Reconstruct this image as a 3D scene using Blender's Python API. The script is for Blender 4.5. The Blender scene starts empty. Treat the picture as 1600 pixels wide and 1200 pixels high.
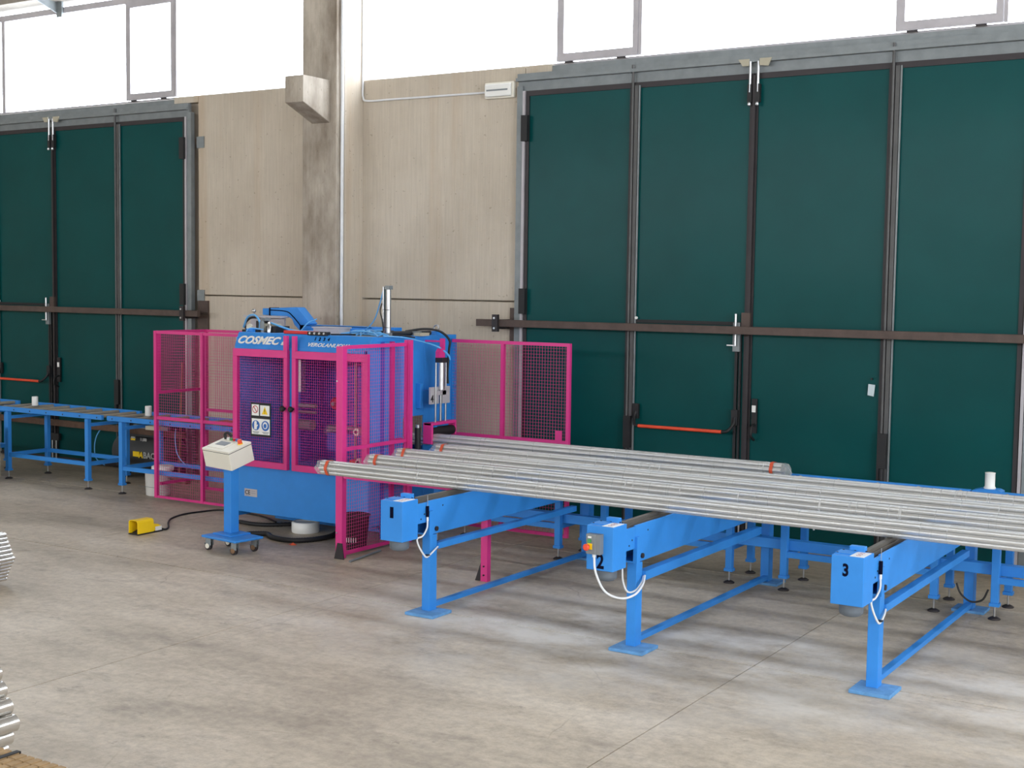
import bpy, bmesh, math, random
from mathutils import Vector, Matrix
random.seed(7)
sc = bpy.context.scene
COL = sc.collection

# ------------------------------------------------------------------ camera
cam_d = bpy.data.cameras.new('camera')
cam_d.sensor_fit = 'HORIZONTAL'; cam_d.sensor_width = 36.0
cam_d.lens = 2086.06 / 1600.0 * 36.0
cam_d.clip_end = 200
cam = bpy.data.objects.new('camera', cam_d); COL.objects.link(cam)
yaw, pitch, roll = -0.560921, 0.0722649, -0.0137805
fwd = Vector((math.sin(yaw) * math.cos(pitch), math.cos(yaw) * math.cos(pitch), -math.sin(pitch)))
rt = Vector((math.cos(yaw), -math.sin(yaw), 0)); dn = fwd.cross(rt)
r2 = rt * math.cos(roll) + dn * math.sin(roll); d2 = dn * math.cos(roll) - rt * math.sin(roll)
Rm = Matrix((r2, -d2, -fwd)).transposed().to_4x4()
cam.matrix_world = Matrix.Translation((0, 0, 2.3)) @ Rm
sc.camera = cam

# ------------------------------------------------------------------ world, light, exposure
SKY = 16.0
w = bpy.data.worlds.new('overcast_sky'); sc.world = w; w.use_nodes = True
bg = w.node_tree.nodes['Background']
bg.inputs['Color'].default_value = (0.90, 0.955, 1.02, 1); bg.inputs['Strength'].default_value = SKY
sc.view_settings.view_transform = 'Standard'; sc.view_settings.look = 'None'
sc.view_settings.gamma = 1; sc.view_settings.use_curve_mapping = False
sc.view_settings.exposure = -0.40
sc.cycles.use_denoising = True
sc.cycles.max_bounces = 10; sc.cycles.diffuse_bounces = 5; sc.cycles.transparent_max_bounces = 24
sc.cycles.sample_clamp_indirect = 6

def portal(name, loc, size, rot):
    L = bpy.data.lights.new(name, 'AREA'); L.shape = 'RECTANGLE'; L.size, L.size_y = size
    L.cycles.is_portal = True
    o = bpy.data.objects.new(name, L); COL.objects.link(o); o.location = loc; o.rotation_euler = rot
# light portals in the openings of the hall (they only guide sampling of the sky)
portal('sky_portal', (-9, 11.75, 5.2), (34, 1.6), (math.radians(-90), 0, 0))
portal('sky_portal', (-9, -12.3, 5.0), (34, 1.7), (math.radians(90), 0, 0))
for yy in (-1.0, -5.6): portal('sky_portal', (-11, yy, 6.75), (35, .6), (0, 0, 0))
portal('sky_portal', (7.0, 2.9, 2.0), (4.0, 3.8), (0, math.radians(90), 0))
portal('sky_portal', (7.0, 0, 5.15), (1.4, 21), (0, math.radians(90), 0))

# ------------------------------------------------------------------ materials
def srgb(r, g, b):
    f = lambda c: (c / 12.92 if c <= .04045 else ((c + .055) / 1.055) ** 2.4)
    return (f(r / 255), f(g / 255), f(b / 255), 1)
class NT:
    def __init__(s, name):
        s.m = bpy.data.materials.new(name); s.m.use_nodes = True
        s.n = s.m.node_tree.nodes; s.l = s.m.node_tree.links
        s.p = s.n['Principled BSDF']; s.out = s.n['Material Output']
    def node(s, t, **k):
        n = s.n.new(t)
        for a, b in k.items():
            if a in n.inputs.keys(): n.inputs[a].default_value = b
            else: setattr(n, a, b)
        return n
    def link(s, a, b): s.l.new(a, b)
    def coord(s, scale=(1, 1, 1), world=True):
        if world: src = s.node('ShaderNodeNewGeometry').outputs['Position']
        else: src = s.node('ShaderNodeTexCoord').outputs['Object']
        mp = s.node('ShaderNodeMapping'); mp.inputs['Scale'].default_value = scale
        s.link(src, mp.inputs['Vector']); return mp.outputs['Vector']
    def noise(s, vec, scale, detail=6, rough=.6):
        n = s.node('ShaderNodeTexNoise'); n.inputs['Scale'].default_value = scale
        n.inputs['Detail'].default_value = detail; n.inputs['Roughness'].default_value = rough
        s.link(vec, n.inputs['Vector']); return n.outputs['Fac']
    def ramp(s, fac, stops):
        r = s.node('ShaderNodeValToRGB'); e = r.color_ramp.elements
        while len(e) < len(stops): e.new(.5)
        for q, (p, c) in zip(e, stops): q.position = p; q.color = c if len(c) == 4 else (*c, 1)
        s.link(fac, r.inputs['Fac']); return r.outputs['Color']
    def mix(s, a, b, fac, mode='MIX'):
        m = s.node('ShaderNodeMix', data_type='RGBA', blend_type=mode)
        for v, i in ((fac, 0), (a, 6), (b, 7)):
            if hasattr(v, 'is_output'): s.link(v, m.inputs[i])
            else: m.inputs[i].default_value = v
        return m.outputs[2]
    def bump(s, h, strength=.2, dist=.01):
        b = s.node('ShaderNodeBump'); b.inputs['Strength'].default_value = strength; b.inputs['Distance'].default_value = dist
        s.link(h, b.inputs['Height']); s.link(b.outputs['Normal'], s.p.inputs['Normal'])

def simple(name, col, rough=.5, metal=0., var=.08, vs=6., spec=.5, coat=0.):
    t = NT(name); v = t.coord()
    f = t.noise(v, vs, 5)
    k = t.ramp(f, [(.3, (1 - var,) * 3), (.7, (1 + var,) * 3)])
    c = t.mix(col, k, 1.0, 'MULTIPLY')
    t.link(c, t.p.inputs['Base Color'])
    t.p.inputs['Roughness'].default_value = rough; t.p.inputs['Metallic'].default_value = metal
    t.p.inputs['Specular IOR Level'].default_value = spec; t.p.inputs['Coat Weight'].default_value = coat
    return t.m

M = {}
M['blue'] = simple('blue_paint', srgb(50, 134, 214), .45, var=.05, spec=.35)
M['dusty'] = simple('dusty_blue_paint', srgb(98, 150, 200), .7, var=.18, vs=14, spec=.2)
M['board'] = simple('dark_brown_timber', srgb(92, 68, 52), .75, var=.25, vs=12)
M['dblue'] = simple('dark_blue_paint', srgb(48, 82, 178), .5, var=.08)
M['pink'] = simple('magenta_paint', srgb(212, 52, 132), .42, var=.05)
M['black'] = simple('black_rubber', srgb(26, 26, 28), .6)
M['dark'] = simple('dark_steel', srgb(54, 50, 52), .5, .4)
M['brown'] = simple('rusty_brown_steel', srgb(84, 70, 64), .6, .2, var=.18, vs=9)
M['galv'] = simple('galvanised_steel', srgb(132, 138, 140), .55, .4, var=.12, vs=8)
M['alu'] = simple('aluminium', srgb(205, 207, 210), .3, .9, var=.04)
M['steel'] = simple('bright_steel', srgb(190, 190, 190), .28, .95, var=.05)
M['white'] = simple('white_plastic', srgb(232, 232, 228), .4, var=.03)
M['cream'] = simple('cream_enamel', srgb(226, 222, 208), .4, var=.02)
M['grey'] = simple('grey_plastic', srgb(120, 126, 130), .5)
M['motor'] = simple('grey_motor_paint', srgb(92, 100, 108), .5)
M['red'] = simple('red_paint', srgb(196, 30, 34), .4)
M['orange'] = simple('orange_red_plastic', srgb(226, 78, 48), .45)
M['yellow'] = simple('yellow_plastic', srgb(246, 206, 22), .4, var=.03)
M['green_b'] = simple('green_plastic', srgb(70, 150, 90), .4)
M['roller'] = simple('roller_steel', srgb(156, 150, 136), .5, .1, var=.12)
M['belt'] = simple('conveyor_chain', srgb(92, 88, 82), .65, .2)
M['hose'] = simple('light_blue_hose', srgb(96, 170, 226), .35)
M['cable'] = simple('white_cable', srgb(222, 224, 226), .5)
M['frame'] = simple('window_aluminium', srgb(178, 174, 178), .5, .1)
M['joint_s'] = simple('grey_hinge_steel', srgb(84, 84, 84), .55, .2, var=.15)
M['batten'] = simple('tan_ribbed_timber', srgb(158, 130, 92), .7, var=.2, vs=25)
M['tank'] = simple('dark_tank_paint', srgb(58, 60, 62), .45)
M['wood'] = simple('brown_timber', srgb(122, 92, 66), .7, var=.25, vs=20)
M['navy'] = simple('navy_marking', srgb(8, 12, 36), .9, spec=.1)
M['strap'] = simple('orange_strap', srgb(204, 84, 52), .5)
M['signblue'] = simple('sign_blue', srgb(24, 96, 176), .5)
M['signred'] = simple('sign_red', srgb(180, 34, 46), .5)
M['dull'] = simple('dull_tank_text', srgb(170, 172, 168), .5)
M['beige'] = simple('pale_beige_paint', srgb(176, 170, 150), .6)
M['reflect'] = simple('mirror_film', srgb(190, 205, 210), .3, .2)

# green door sheet
t = NT('dark_green_door_sheet'); v = t.coord((1, 1, 1))
c = t.ramp(t.noise(v, 1.1, 3), [(.3, srgb(3, 66, 66)), (.7, srgb(5, 73, 73))])
t.link(c, t.p.inputs['Base Color']); t.p.inputs['Roughness'].default_value = .30
t.p.inputs['Specular IOR Level'].default_value = .14
t.bump(t.noise(t.coord((.55, .5, .9)), 1.0, 1), .25, .06)
M['green'] = t.m
# concrete wall
def concrete(name, base, dark, stain=True):
    t = NT(name); v = t.coord((1, 1, 1) if stain else (1.5, 1.5, .6))
    c1 = t.ramp(t.noise(v, .8 if stain else 1.6, 8, .65), [(.3, dark), (.62, base)])
    vs = t.coord((14, 14, .6))
    c2 = t.ramp(t.noise(vs, 3.0, 6, .6), [(.3, (.90, .895, .885)), (.65, (1.03, 1.025, 1.02))])
    c = t.mix(c1, c2, 1.0, 'MULTIPLY')
    if stain:
        rs = t.ramp(t.noise(t.coord((2.2, 2.2, .12)), 1.3, 4, .5), [(.60, (0, 0, 0)), (.72, (1, 1, 1))])
        rsv = t.node('ShaderNodeRGBToBW'); t.link(rs, rsv.inputs[0])
        mm = t.node('ShaderNodeMath', operation='MULTIPLY'); mm.inputs[1].default_value = .35; t.link(rsv.outputs[0], mm.inputs[0])
        c = t.mix(c, srgb(176, 146, 110), mm.outputs[0])
    sp = t.ramp(t.noise(v, 26, 2, .5), [(.26, (.62, .6, .56)), (.31, (1, 1, 1))])
    c = t.mix(c, sp, .7, 'MULTIPLY')
    t.link(c, t.p.inputs['Base Color']); t.p.inputs['Roughness'].default_value = .85
    t.p.inputs['Specular IOR Level'].default_value = .25
    t.bump(t.noise(t.coord((20, 20, 2.0)), 4, 6), .25, .01)
    return t.m
M['conc'] = concrete('precast_concrete', srgb(202, 192, 177), srgb(186, 175, 159))
M['pillar'] = concrete('stained_pillar_concrete', srgb(190, 181, 168), srgb(126, 114, 100), False)
M['ceil'] = concrete('roof_concrete', srgb(160, 154, 144), srgb(140, 134, 124), False)
# floor
t = NT('polished_concrete_floor'); v = t.coord()
c = t.ramp(t.noise(t.coord((.35, .9, 1)), 1.0, 9, .68), [(.34, srgb(148, 136, 119)), (.5, srgb(183, 170, 151)), (.64, srgb(202, 190, 173))])
d1 = t.ramp(t.noise(t.coord((.8, 1.3, 1)), 1.9, 10, .75), [(.32, (.66, .65, .65)), (.47, (1, 1, 1))])
c = t.mix(c, d1, .9, 'MULTIPLY')
gz = t.noise(t.coord((1, 1, 1)), 14, 8, .8)
c = t.mix(c, t.ramp(gz, [(.32, (.64, .63, .62)), (.6, (1.07, 1.07, 1.07))]), .9, 'MULTIPLY')
d2_ = t.ramp(t.noise(t.coord((1.1, 1.6, 1)), 3.1, 12, .8), [(.35, (.55, .55, .56)), (.40, (1, 1, 1))])
c = t.mix(c, d2_, .85, 'MULTIPLY')
vo = t.node('ShaderNodeTexVoronoi', feature='DISTANCE_TO_EDGE'); vo.inputs['Scale'].default_value = .55
wob = t.node('ShaderNodeMix', data_type='VECTOR'); wob.inputs[0].default_value = .12
cn = t.node('ShaderNodeTexNoise'); cn.inputs['Scale'].default_value = 3; cn.inputs['Detail'].default_value = 6
cv = t.coord((1, 1, 1)); t.link(cv, cn.inputs['Vector']); t.link(cv, wob.inputs[4]); t.link(cn.outputs['Color'], wob.inputs[5]); t.link(wob.outputs[1], vo.inputs['Vector'])
ck = t.ramp(vo.outputs['Distance'], [(.0, (.62, .60, .58)), (.0035, (1, 1, 1))])
ckm = t.ramp(t.noise(t.coord((1, 1, 1)), .9, 3), [(.5, (0, 0, 0)), (.6, (.8, .8, .8))]); ckb = t.node('ShaderNodeRGBToBW'); t.link(ckm, ckb.inputs[0])
c = t.mix(c, ck, ckb.outputs[0], 'MULTIPLY')
# white dusty zone in front of the stacking arms
geo = t.node('ShaderNodeNewGeometry'); sx = t.node('ShaderNodeSeparateXYZ'); t.link(geo.outputs['Position'], sx.inputs[0])
my = t.node('ShaderNodeMapRange', interpolation_type='SMOOTHSTEP'); my.inputs['From Min'].default_value = 5.9; my.inputs['From Max'].default_value = 7.5; t.link(sx.outputs['Y'], my.inputs['Value'])
my2 = t.node('ShaderNodeMapRange', interpolation_type='SMOOTHSTEP'); my2.inputs['From Min'].default_value = 9.2; my2.inputs['From Max'].default_value = 8.0; t.link(sx.outputs['Y'], my2.inputs['Value'])
mx = t.node('ShaderNodeMapRange', interpolation_type='SMOOTHSTEP'); mx.inputs['From Min'].default_value = -6.8; mx.inputs['From Max'].default_value = -5.3; t.link(sx.outputs['X'], mx.inputs['Value'])
a1 = t.node('ShaderNodeMath', operation='MULTIPLY'); t.link(my.outputs[0], a1.inputs[0]); t.link(my2.outputs[0], a1.inputs[1])
a2 = t.node('ShaderNodeMath', operation='MULTIPLY'); t.link(a1.outputs[0], a2.inputs[0]); t.link(mx.outputs[0], a2.inputs[1])
nz = t.ramp(t.noise(t.coord((.9, 1.2, 1)), 1.6, 9, .7), [(.42, (.1, .1, .1)), (.62, (.8, .8, .8))]); bw = t.node('ShaderNodeRGBToBW'); t.link(nz, bw.inputs[0])
a3 = t.node('ShaderNodeMath', operation='MULTIPLY'); t.link(a2.outputs[0], a3.inputs[0]); t.link(bw.outputs[0], a3.inputs[1])
c = t.mix(c, srgb(216, 212, 206), a3.outputs[0])
t.link(c, t.p.inputs['Base Color'])
rr = t.node('ShaderNodeMapRange'); rr.inputs['To Min'].default_value = .38; rr.inputs['To Max'].default_value = .62; t.link(gz, rr.inputs['Value']); t.link(rr.outputs[0], t.p.inputs['Roughness'])
t.p.inputs['Specular IOR Level'].default_value = .4
t.bump(gz, .08, .004)
M['floor'] = t.m
M['joint'] = simple('floor_joint_filler', srgb(70, 62, 55), .9)
# glass
t = NT('window_glass'); tr = t.node('ShaderNodeBsdfTransparent'); tr.inputs[0].default_value = (.97, .98, 1, 1)
gl = t.node('ShaderNodeBsdfGlossy'); gl.inputs['Roughness'].default_value = .05
mx_ = t.node('ShaderNodeMixShader'); mx_.inputs[0].default_value = .06
t.link(tr.outputs[0], mx_.inputs[1]); t.link(gl.outputs[0], mx_.inputs[2]); t.link(mx_.outputs[0], t.out.inputs[0]); M['glass'] = t.m
# plastic film
t = NT('stretch_film'); tr = t.node('ShaderNodeBsdfTransparent'); tr.inputs[0].default_value = (.95, .96, .97, 1)
t.p.inputs['Base Color'].default_value = (.78, .79, .79, 1); t.p.inputs['Roughness'].default_value = .32; t.p.inputs['Specular IOR Level'].default_value = .5
ws = t.ramp(t.noise(t.coord((30, .8, .8)), 1.4, 3, .6), [(.57, (.20, .20, .20)), (.63, (.26, .26, .26)), (.70, (.62, .62, .62))])
bw = t.node('ShaderNodeRGBToBW'); t.link(ws, bw.inputs[0])
ms = t.node('ShaderNodeMixShader'); t.link(bw.outputs[0], ms.inputs[0]); t.link(tr.outputs[0], ms.inputs[1]); t.link(t.p.outputs[0], ms.inputs[2]); t.link(ms.outputs[0], t.out.inputs[0])
M['film'] = t.m
M['wrapped'] = simple('wrapped_steel_pipe', srgb(214, 212, 208), .36, .9, var=.03)
M['tube'] = simple('drawn_steel_tube', srgb(216, 214, 210), .25, .95, var=.04)

# ------------------------------------------------------------------ mesh building
WP = {}          # world translation of every object (no rotations on roots)
def V(p): return Vector(p)
class MB:
    def __init__(s): s.v = []; s.f = []; s.sm = []
    def add(s, vs, fs, smooth=False):
        b = len(s.v); s.v += [tuple(x) for x in vs]
        for f in fs: s.f.append([b + i for i in f]); s.sm.append(smooth)
        return s
    def box(s, x0, x1, y0, y1, z0, z1):
        vs = [(x, y, z) for z in (z0, z1) for y in (y0, y1) for x in (x0, x1)]
        return s.add(vs, [(0, 2, 3, 1), (4, 5, 7, 6), (0, 1, 5, 4), (1, 3, 7, 5), (3, 2, 6, 7), (2, 0, 4, 6)])
    def obox(s, c, sx, sy, sz, R):
        vs = [V(c) + R @ V((x * sx / 2, y * sy / 2, z * sz / 2)) for z in (-1, 1) for y in (-1, 1) for x in (-1, 1)]
        return s.add(vs, [(0, 2, 3, 1), (4, 5, 7, 6), (0, 1, 5, 4), (1, 3, 7, 5), (3, 2, 6, 7), (2, 0, 4, 6)])
    def cyl(s, p0, p1, r, n=12, r1=None, cap=True, smooth=True):
        p0, p1 = V(p0), V(p1); r1 = r if r1 is None else r1
        d = (p1 - p0).normalized(); a = d.orthogonal().normalized(); b = d.cross(a)
        vs = []
        for p, q in ((p0, r), (p1, r1)):
            vs += [p + (a * math.cos(2 * math.pi * i / n) + b * math.sin(2 * math.pi * i / n)) * q for i in range(n)]
        s.add(vs, [(i, (i + 1) % n, n + (i + 1) % n, n + i) for i in range(n)], smooth)
        if cap: s.add(vs, [tuple(range(n - 1, -1, -1)), tuple(range(n, 2 * n))])
        return s
    def lathe(s, c, prof, n=20, ax='z'):
        c = V(c); vs = []
        for r, h in prof:
            for i in range(n):
                a = 2 * math.pi * i / n; x, y = r * math.cos(a), r * math.sin(a)
                vs.append(c + V({'z': (x, y, h), 'y': (x, h, y), 'x': (h, x, y)}[ax]))
        k = len(prof)
        s.add(vs, [(j * n + i, j * n + (i + 1) % n, (j + 1) * n + (i + 1) % n, (j + 1) * n + i) for j in range(k - 1) for i in range(n)], True)
        s.add(vs, [tuple(range(n - 1, -1, -1)), tuple(range((k - 1) * n, k * n))]); return s
    def tube(s, pts, r, n=8, closed=False):
        pts = [V(p) for p in pts]; N = len(pts); vs = []; up = None
        for i, p in enumerate(pts):
            t_ = (pts[min(i + 1, N - 1)] - pts[max(i - 1, 0)]).normalized()
            if up is None: up = t_.orthogonal().normalized()
            up = (up - t_ * up.dot(t_)).normalized(); b = t_.cross(up)
            vs += [p + (up * math.cos(2 * math.pi * k / n) + b * math.sin(2 * math.pi * k / n)) * r for k in range(n)]
        s.add(vs, [(i * n + k, i * n + (k + 1) % n, (i + 1) * n + (k + 1) % n, (i + 1) * n + k) for i in range(N - 1) for k in range(n)], True)
        s.add(vs, [tuple(range(n - 1, -1, -1)), tuple(range((N - 1) * n, N * n))]); return s
    def prism(s, poly, d0, d1, ax='y'):
        f = {'y': lambda a, b, d: (a, d, b), 'x': lambda a, b, d: (d, a, b), 'z': lambda a, b, d: (a, b, d)}[ax]
        n = len(poly); vs = [f(a, b, d) for d in (d0, d1) for a, b in poly]
        return s.add(vs, [tuple(range(n)), tuple(range(2 * n - 1, n - 1, -1))] + [(i, (i + 1) % n, n + (i + 1) % n, n + i) for i in range(n)])
    def build(s, name, mat, parent=None, bevel=0, label=None, kind=None):
        lo = [min(v[k] for v in s.v) for k in range(3)]; hi = [max(v[k] for v in s.v) for k in range(3)]
        c = V([(a + b) / 2 for a, b in zip(lo, hi)]); c.z = lo[2]
        me = bpy.data.meshes.new(name); me.from_pydata([V(v) - c for v in s.v], [], s.f)
        me.polygons.foreach_set('use_smooth', s.sm)
        bm = bmesh.new(); bm.from_mesh(me); bmesh.ops.recalc_face_normals(bm, faces=bm.faces); bm.to_mesh(me); bm.free()
        me.materials.append(M[mat] if isinstance(mat, str) else mat); me.update()
        o = bpy.data.objects.new(name, me); COL.objects.link(o); o.location = c; WP[o] = c.copy()
        if parent is not None:
            o.parent = parent; o.matrix_parent_inverse = Matrix.Translation(-WP[parent])
        if bevel:
            b = o.modifiers.new('bevel', 'BEVEL'); b.width = bevel; b.segments = 2; b.limit_method = 'ANGLE'
        if label: o['label'] = label
        if kind: o['kind'] = kind
        return o
def spline(pts, k=6):
    P = [V(p) for p in pts]; P = [P[0] * 2 - P[1]] + P + [P[-1] * 2 - P[-2]]; out = []
    for i in range(1, len(P) - 2):
        for j in range(k):
            t_ = j / k; a, b, c, d = P[i - 1], P[i], P[i + 1], P[i + 2]
            out.append(.5 * ((2 * b) + (c - a) * t_ + (2 * a - 5 * b + 4 * c - d) * t_ ** 2 + (3 * b - a - 3 * c + d) * t_ ** 3))
    return out + [P[-2]]
def tag(o, label=None, cat=None, group=None, kind=None):
    if label: o['label'] = label
    if cat: o['category'] = cat
    if group: o['group'] = group
    if kind: o['kind'] = kind
    return o
def thing(name, loc, label=None, cat=None, group=None, kind=None):
    o = bpy.data.objects.new(name, None); COL.objects.link(o); o.location = loc; o.empty_display_size = .1
    WP[o] = V(loc); return tag(o, label, cat, group, kind)
def kids(o): return [c for c in COL.objects if c.parent == o]
def copy_tree(o, delta, parent=None, pick=None):
    c = o.copy(); COL.objects.link(c)
    if parent is None: c.location = V(o.location) + V(delta)
    else: c.parent = parent
    WP[c] = WP[o] + V(delta)
    for ch in TREE.get(o, kids(o)): copy_tree(ch, delta, c)
    return c
TREE = {}
def textmesh(s, size, loc, mat, parent, name='lettering', shear=0, off=0, ext=.001, face='-y', sx=1, align='LEFT', label=None):
    cu = bpy.data.curves.new('t', 'FONT'); cu.body = s; cu.size = size; cu.shear = shear; cu.offset = off; cu.extrude = ext; cu.align_x = align
    cu.resolution_u = 3
    to = bpy.data.objects.new('t', cu); COL.objects.link(to)
    dg = bpy.context.evaluated_depsgraph_get(); me = bpy.data.meshes.new_from_object(to.evaluated_get(dg))
    bpy.data.objects.remove(to); bpy.data.curves.remove(cu)
    R = {'-y': Matrix.Rotation(math.pi / 2, 4, 'X'), 'up': Matrix.Identity(4), '+x': Matrix.Rotation(math.pi / 2, 4, 'Z') @ Matrix.Rotation(math.pi / 2, 4, 'X')}[face]
    me.transform(R @ Matrix.Diagonal((sx, 1, 1, 1)))
    me.materials.clear(); me.materials.append(M[mat])
    o = bpy.data.objects.new(name, me); COL.objects.link(o); o.location = loc; WP[o] = V(loc)
    if parent: o.parent = parent; o.matrix_parent_inverse = Matrix.Translation(-WP[parent])
    if label: o['label'] = label
    return o
def wires(m, a0, a1, z0, z1, fixed, plane, pitch=.03, t_=.0019):
    """rectangular welded mesh; plane 'xz' (fixed y) or 'yz' (fixed x)"""
    h = t_ / 2
    n = max(1, round((a1 - a0) / pitch)); k = max(1, round((z1 - z0) / pitch))
    for i in range(1, n):
        a = a0 + (a1 - a0) * i / n
        if plane == 'xz': m.box(a - h, a + h, fixed - h, fixed + h, z0, z1)
        else: m.box(fixed - h, fixed + h, a - h, a + h, z0, z1)
    for j in range(1, k):
        z = z0 + (z1 - z0) * j / k
        if plane == 'xz': m.box(a0, a1, fixed + h, fixed + 3 * h, z - h, z + h)
        else: m.box(fixed + h, fixed + 3 * h, a0, a1, z - h, z + h)
    return m

# ================================================================== ROOM SHELL
WY = 11.355
XJ = [-28.93, -25.69, -22.45, -19.21, -15.97, -12.73, -9.49, -6.25, -3.01, .23, 3.47, 6.71]
YJ = [-12.0, -6.8, -2.0, 2.8, 7.63, 10.04, 11.60]
fl = tag(MB().box(XJ[0], XJ[-1], YJ[0], YJ[-1], -.20, -.008).build('floor', 'joint'), kind='structure')
for i in range(len(XJ) - 1):
    for j in range(len(YJ) - 1):
        g = .004; gy = .007
        MB().box(XJ[i] + g, XJ[i + 1] - g, YJ[j] + gy, YJ[j + 1] - gy, -.06, 0).build('slab', 'floor', fl)

wall = tag(MB().box(-28.9, 6.7, 11.46, 11.60, 0, 4.44).build('wall_back', 'conc'), kind='structure')
def cpanel(x0, x1, z0, z1, y=WY): MB().box(x0, x1, y, 11.46, z0, z1).build('concrete_panel', 'conc', wall, bevel=.006)
cpanel(-11.50, -9.535, 0, 2.150); cpanel(-11.50, -9.535, 2.165, 4.475)
cpanel(-9.068, -7.03, 0, 2.150); cpanel(-9.068, -7.03, 2.165, 4.475)
cpanel(-7.024, -6.725, 4.40, 4.475); cpanel(-11.895, -11.506, 4.40, 4.475)
cpanel(-2.15, 1.2, 0, 2.150); cpanel(-2.15, 1.2, 2.165, 4.475)
cpanel(1.206, 6.7, 0, 4.475); cpanel(-28.9, -16.75, 0, 4.475)
tag(MB().box(-29.1, -28.93, -12, 11.6, 0, 6.5).build('wall_left', 'conc'), kind='structure')
tag(MB().box(6.71, 6.9, -12, 1.0, 0, 4.5).box(6.71, 6.9, 4.8, 11.6, 0, 4.5).box(6.71, 6.9, 1.0, 4.8, 4.0, 4.5).box(6.71, 6.9, -12, 11.6, 5.8, 6.5).build('wall_right', 'conc'), kind='structure')
tag(MB().box(-28.9, 6.7, -12.2, -12, 0, 4.2).box(-28.9, 6.7, -12.2, -12, 5.8, 6.5).build('wall_front', 'conc'), kind='structure')
# roof: concrete slabs with two long rooflights
for y0, y1 in ((-12.2, -5.9), (-5.3, -1.25), (-.75, 11.7)):
    tag(MB().box(-29, 6.9, y0, y1, 6.5, 6.7).build('ceiling', 'ceil'), kind='structure')
tag(MB().box(-29, 6.9, 11.16, 11.60, 5.80, 6.5).build('trim_1', 'ceil'), kind='structure')

# column between the two doors, with corbel
colm = tag(MB().box(-9.535, -9.068, 10.925, 11.04, 0, 6.5).build('trim_2', 'pillar', bevel=.012), kind='structure')
MB().box(-9.50, -9.060, 11.045, 11.62, 0, 6.5).build('column_side', 'conc', colm)
MB().prism([(10.925, 3.99), (10.925, 4.43), (10.50, 4.43), (10.50, 4.16)], -9.40, -9.154, 'x').build('corbel', 'pillar', colm, bevel=.006)
o = MB().cyl((-9.045, 10.99, 1.7), (-9.045, 10.99, 6.5), .018, 10).build('conduit_pipe', 'cable')
tag(o, 'slim vertical grey conduit pipe running up the side of the concrete pillar', 'pipe')
m = MB().tube(spline([(-9.05, 11.335, 6.4), (-9.05, 11.335, 5.0), (-9.05, 11.335, 4.45), (-9.045, 11.335, 4.30), (-8.98, 11.335, 4.255), (-8.6, 11.335, 4.252), (-7.47, 11.335, 4.245)], 5), .011, 8)
lc = tag(m.build('conduit_pipe', 'cable'), 'thin pale conduit bending off the pillar and running along the wall to the emergency lamp', 'pipe')
lp = thing('emergency_lamp', (-7.30, WY, 4.18), 'white rectangular emergency lamp on the concrete wall left of the right door', 'lamp')
MB().box(-7.475, -7.13, WY - .05, WY, 4.175, 4.335).build('housing', 'cream', lp, bevel=.01)
MB().box(-7.455, -7.15, WY - .085, WY - .05, 4.19, 4.315).build('diffuser', 'white', lp, bevel=.012)
MB().box(-7.43, -7.18, WY - .088, WY - .084, 4.245, 4.26).build('lamp_tube', 'grey', lp)

# ------------------------------------------------------------------ high windows
def window(name, x0, x1, sashes):
    wn = thing(name, ((x0 + x1) / 2, 11.45, 4.48), kind='structure')
    f = MB().box(x0, x1, 11.42, 11.47, 5.66, 5.735)
    f.box(x0, x1, 11.42, 11.46, 4.47, 4.49)
    f.build('frame', 'frame', wn)
    MB().box(x0, x1, 11.445, 11.45, 5.735, 5.80).build('upper_pane', 'glass', wn)
    xs = x0
    for (a, b) in sashes + [(x1, x1)]:
        if a - xs > .05: MB().box(xs + .01, a - .01, 11.445, 11.45, 4.49, 5.66).build('pane', 'glass', wn)
        if b > a:
            s = MB()
            s.box(a, a + .075, 11.40, 11.45, 4.50, 5.66).box(b - .055, b, 11.40, 11.45, 4.50, 5.66)
            s.box(a + .075, b - .055, 11.40, 11.45, 4.50, 4.575).box(a + .075, b - .055, 11.40, 11.45, 5.60, 5.66)
            sf = s.build('sash', 'frame', wn)
            MB().box(a + .075, b - .055, 11.42, 11.425, 4.575, 5.60).build('pane', 'glass', sf)
            MB().box(a + .105, a + .11, 11.41, 11.415, 4.575, 5.60).build('glazing_bead', 'frame', sf)
            MB().box(b + .008, b + .04, 11.40, 11.46, 4.50, 5.66).build('mullion', 'frame', wn)
            MB().box(a + .10, a + .19, 11.385, 11.40, 4.475, 4.495).box(b - .21, b - .12, 11.385, 11.40, 4.475, 4.495).build('hinge', 'dark', sf)
        xs = b + .04
    return wn
window('window_1', -22.3, -9.50, [(-19.4, -18.58), (-16.08, -15.26), (-12.76, -11.94)])
MB_m = MB().box(-15.12, -15.06, 11.42, 11.47, 4.49, 5.66)
wm = tag(MB_m.build('trim_3', 'frame'), kind='structure')
window('window_2', -9.06, 6.7, [(-6.70, -5.82), (-3.39, -2.52), (-.1, .77)])
br = thing('stay_bracket', (-14.0, 11.4, 5.62), 'galvanised angle bracket fixed to the window head at the top left', 'bracket')
MB().prism([(11.0, 5.80), (11.42, 5.80), (11.42, 5.66), (11.39, 5.66)], -14.0, -13.985, 'x').build('web', 'galv', br)
MB().box(-14.0, -13.90, 11.385, 11.415, 5.61, 5.80).build('flange', 'galv', br)

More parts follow.
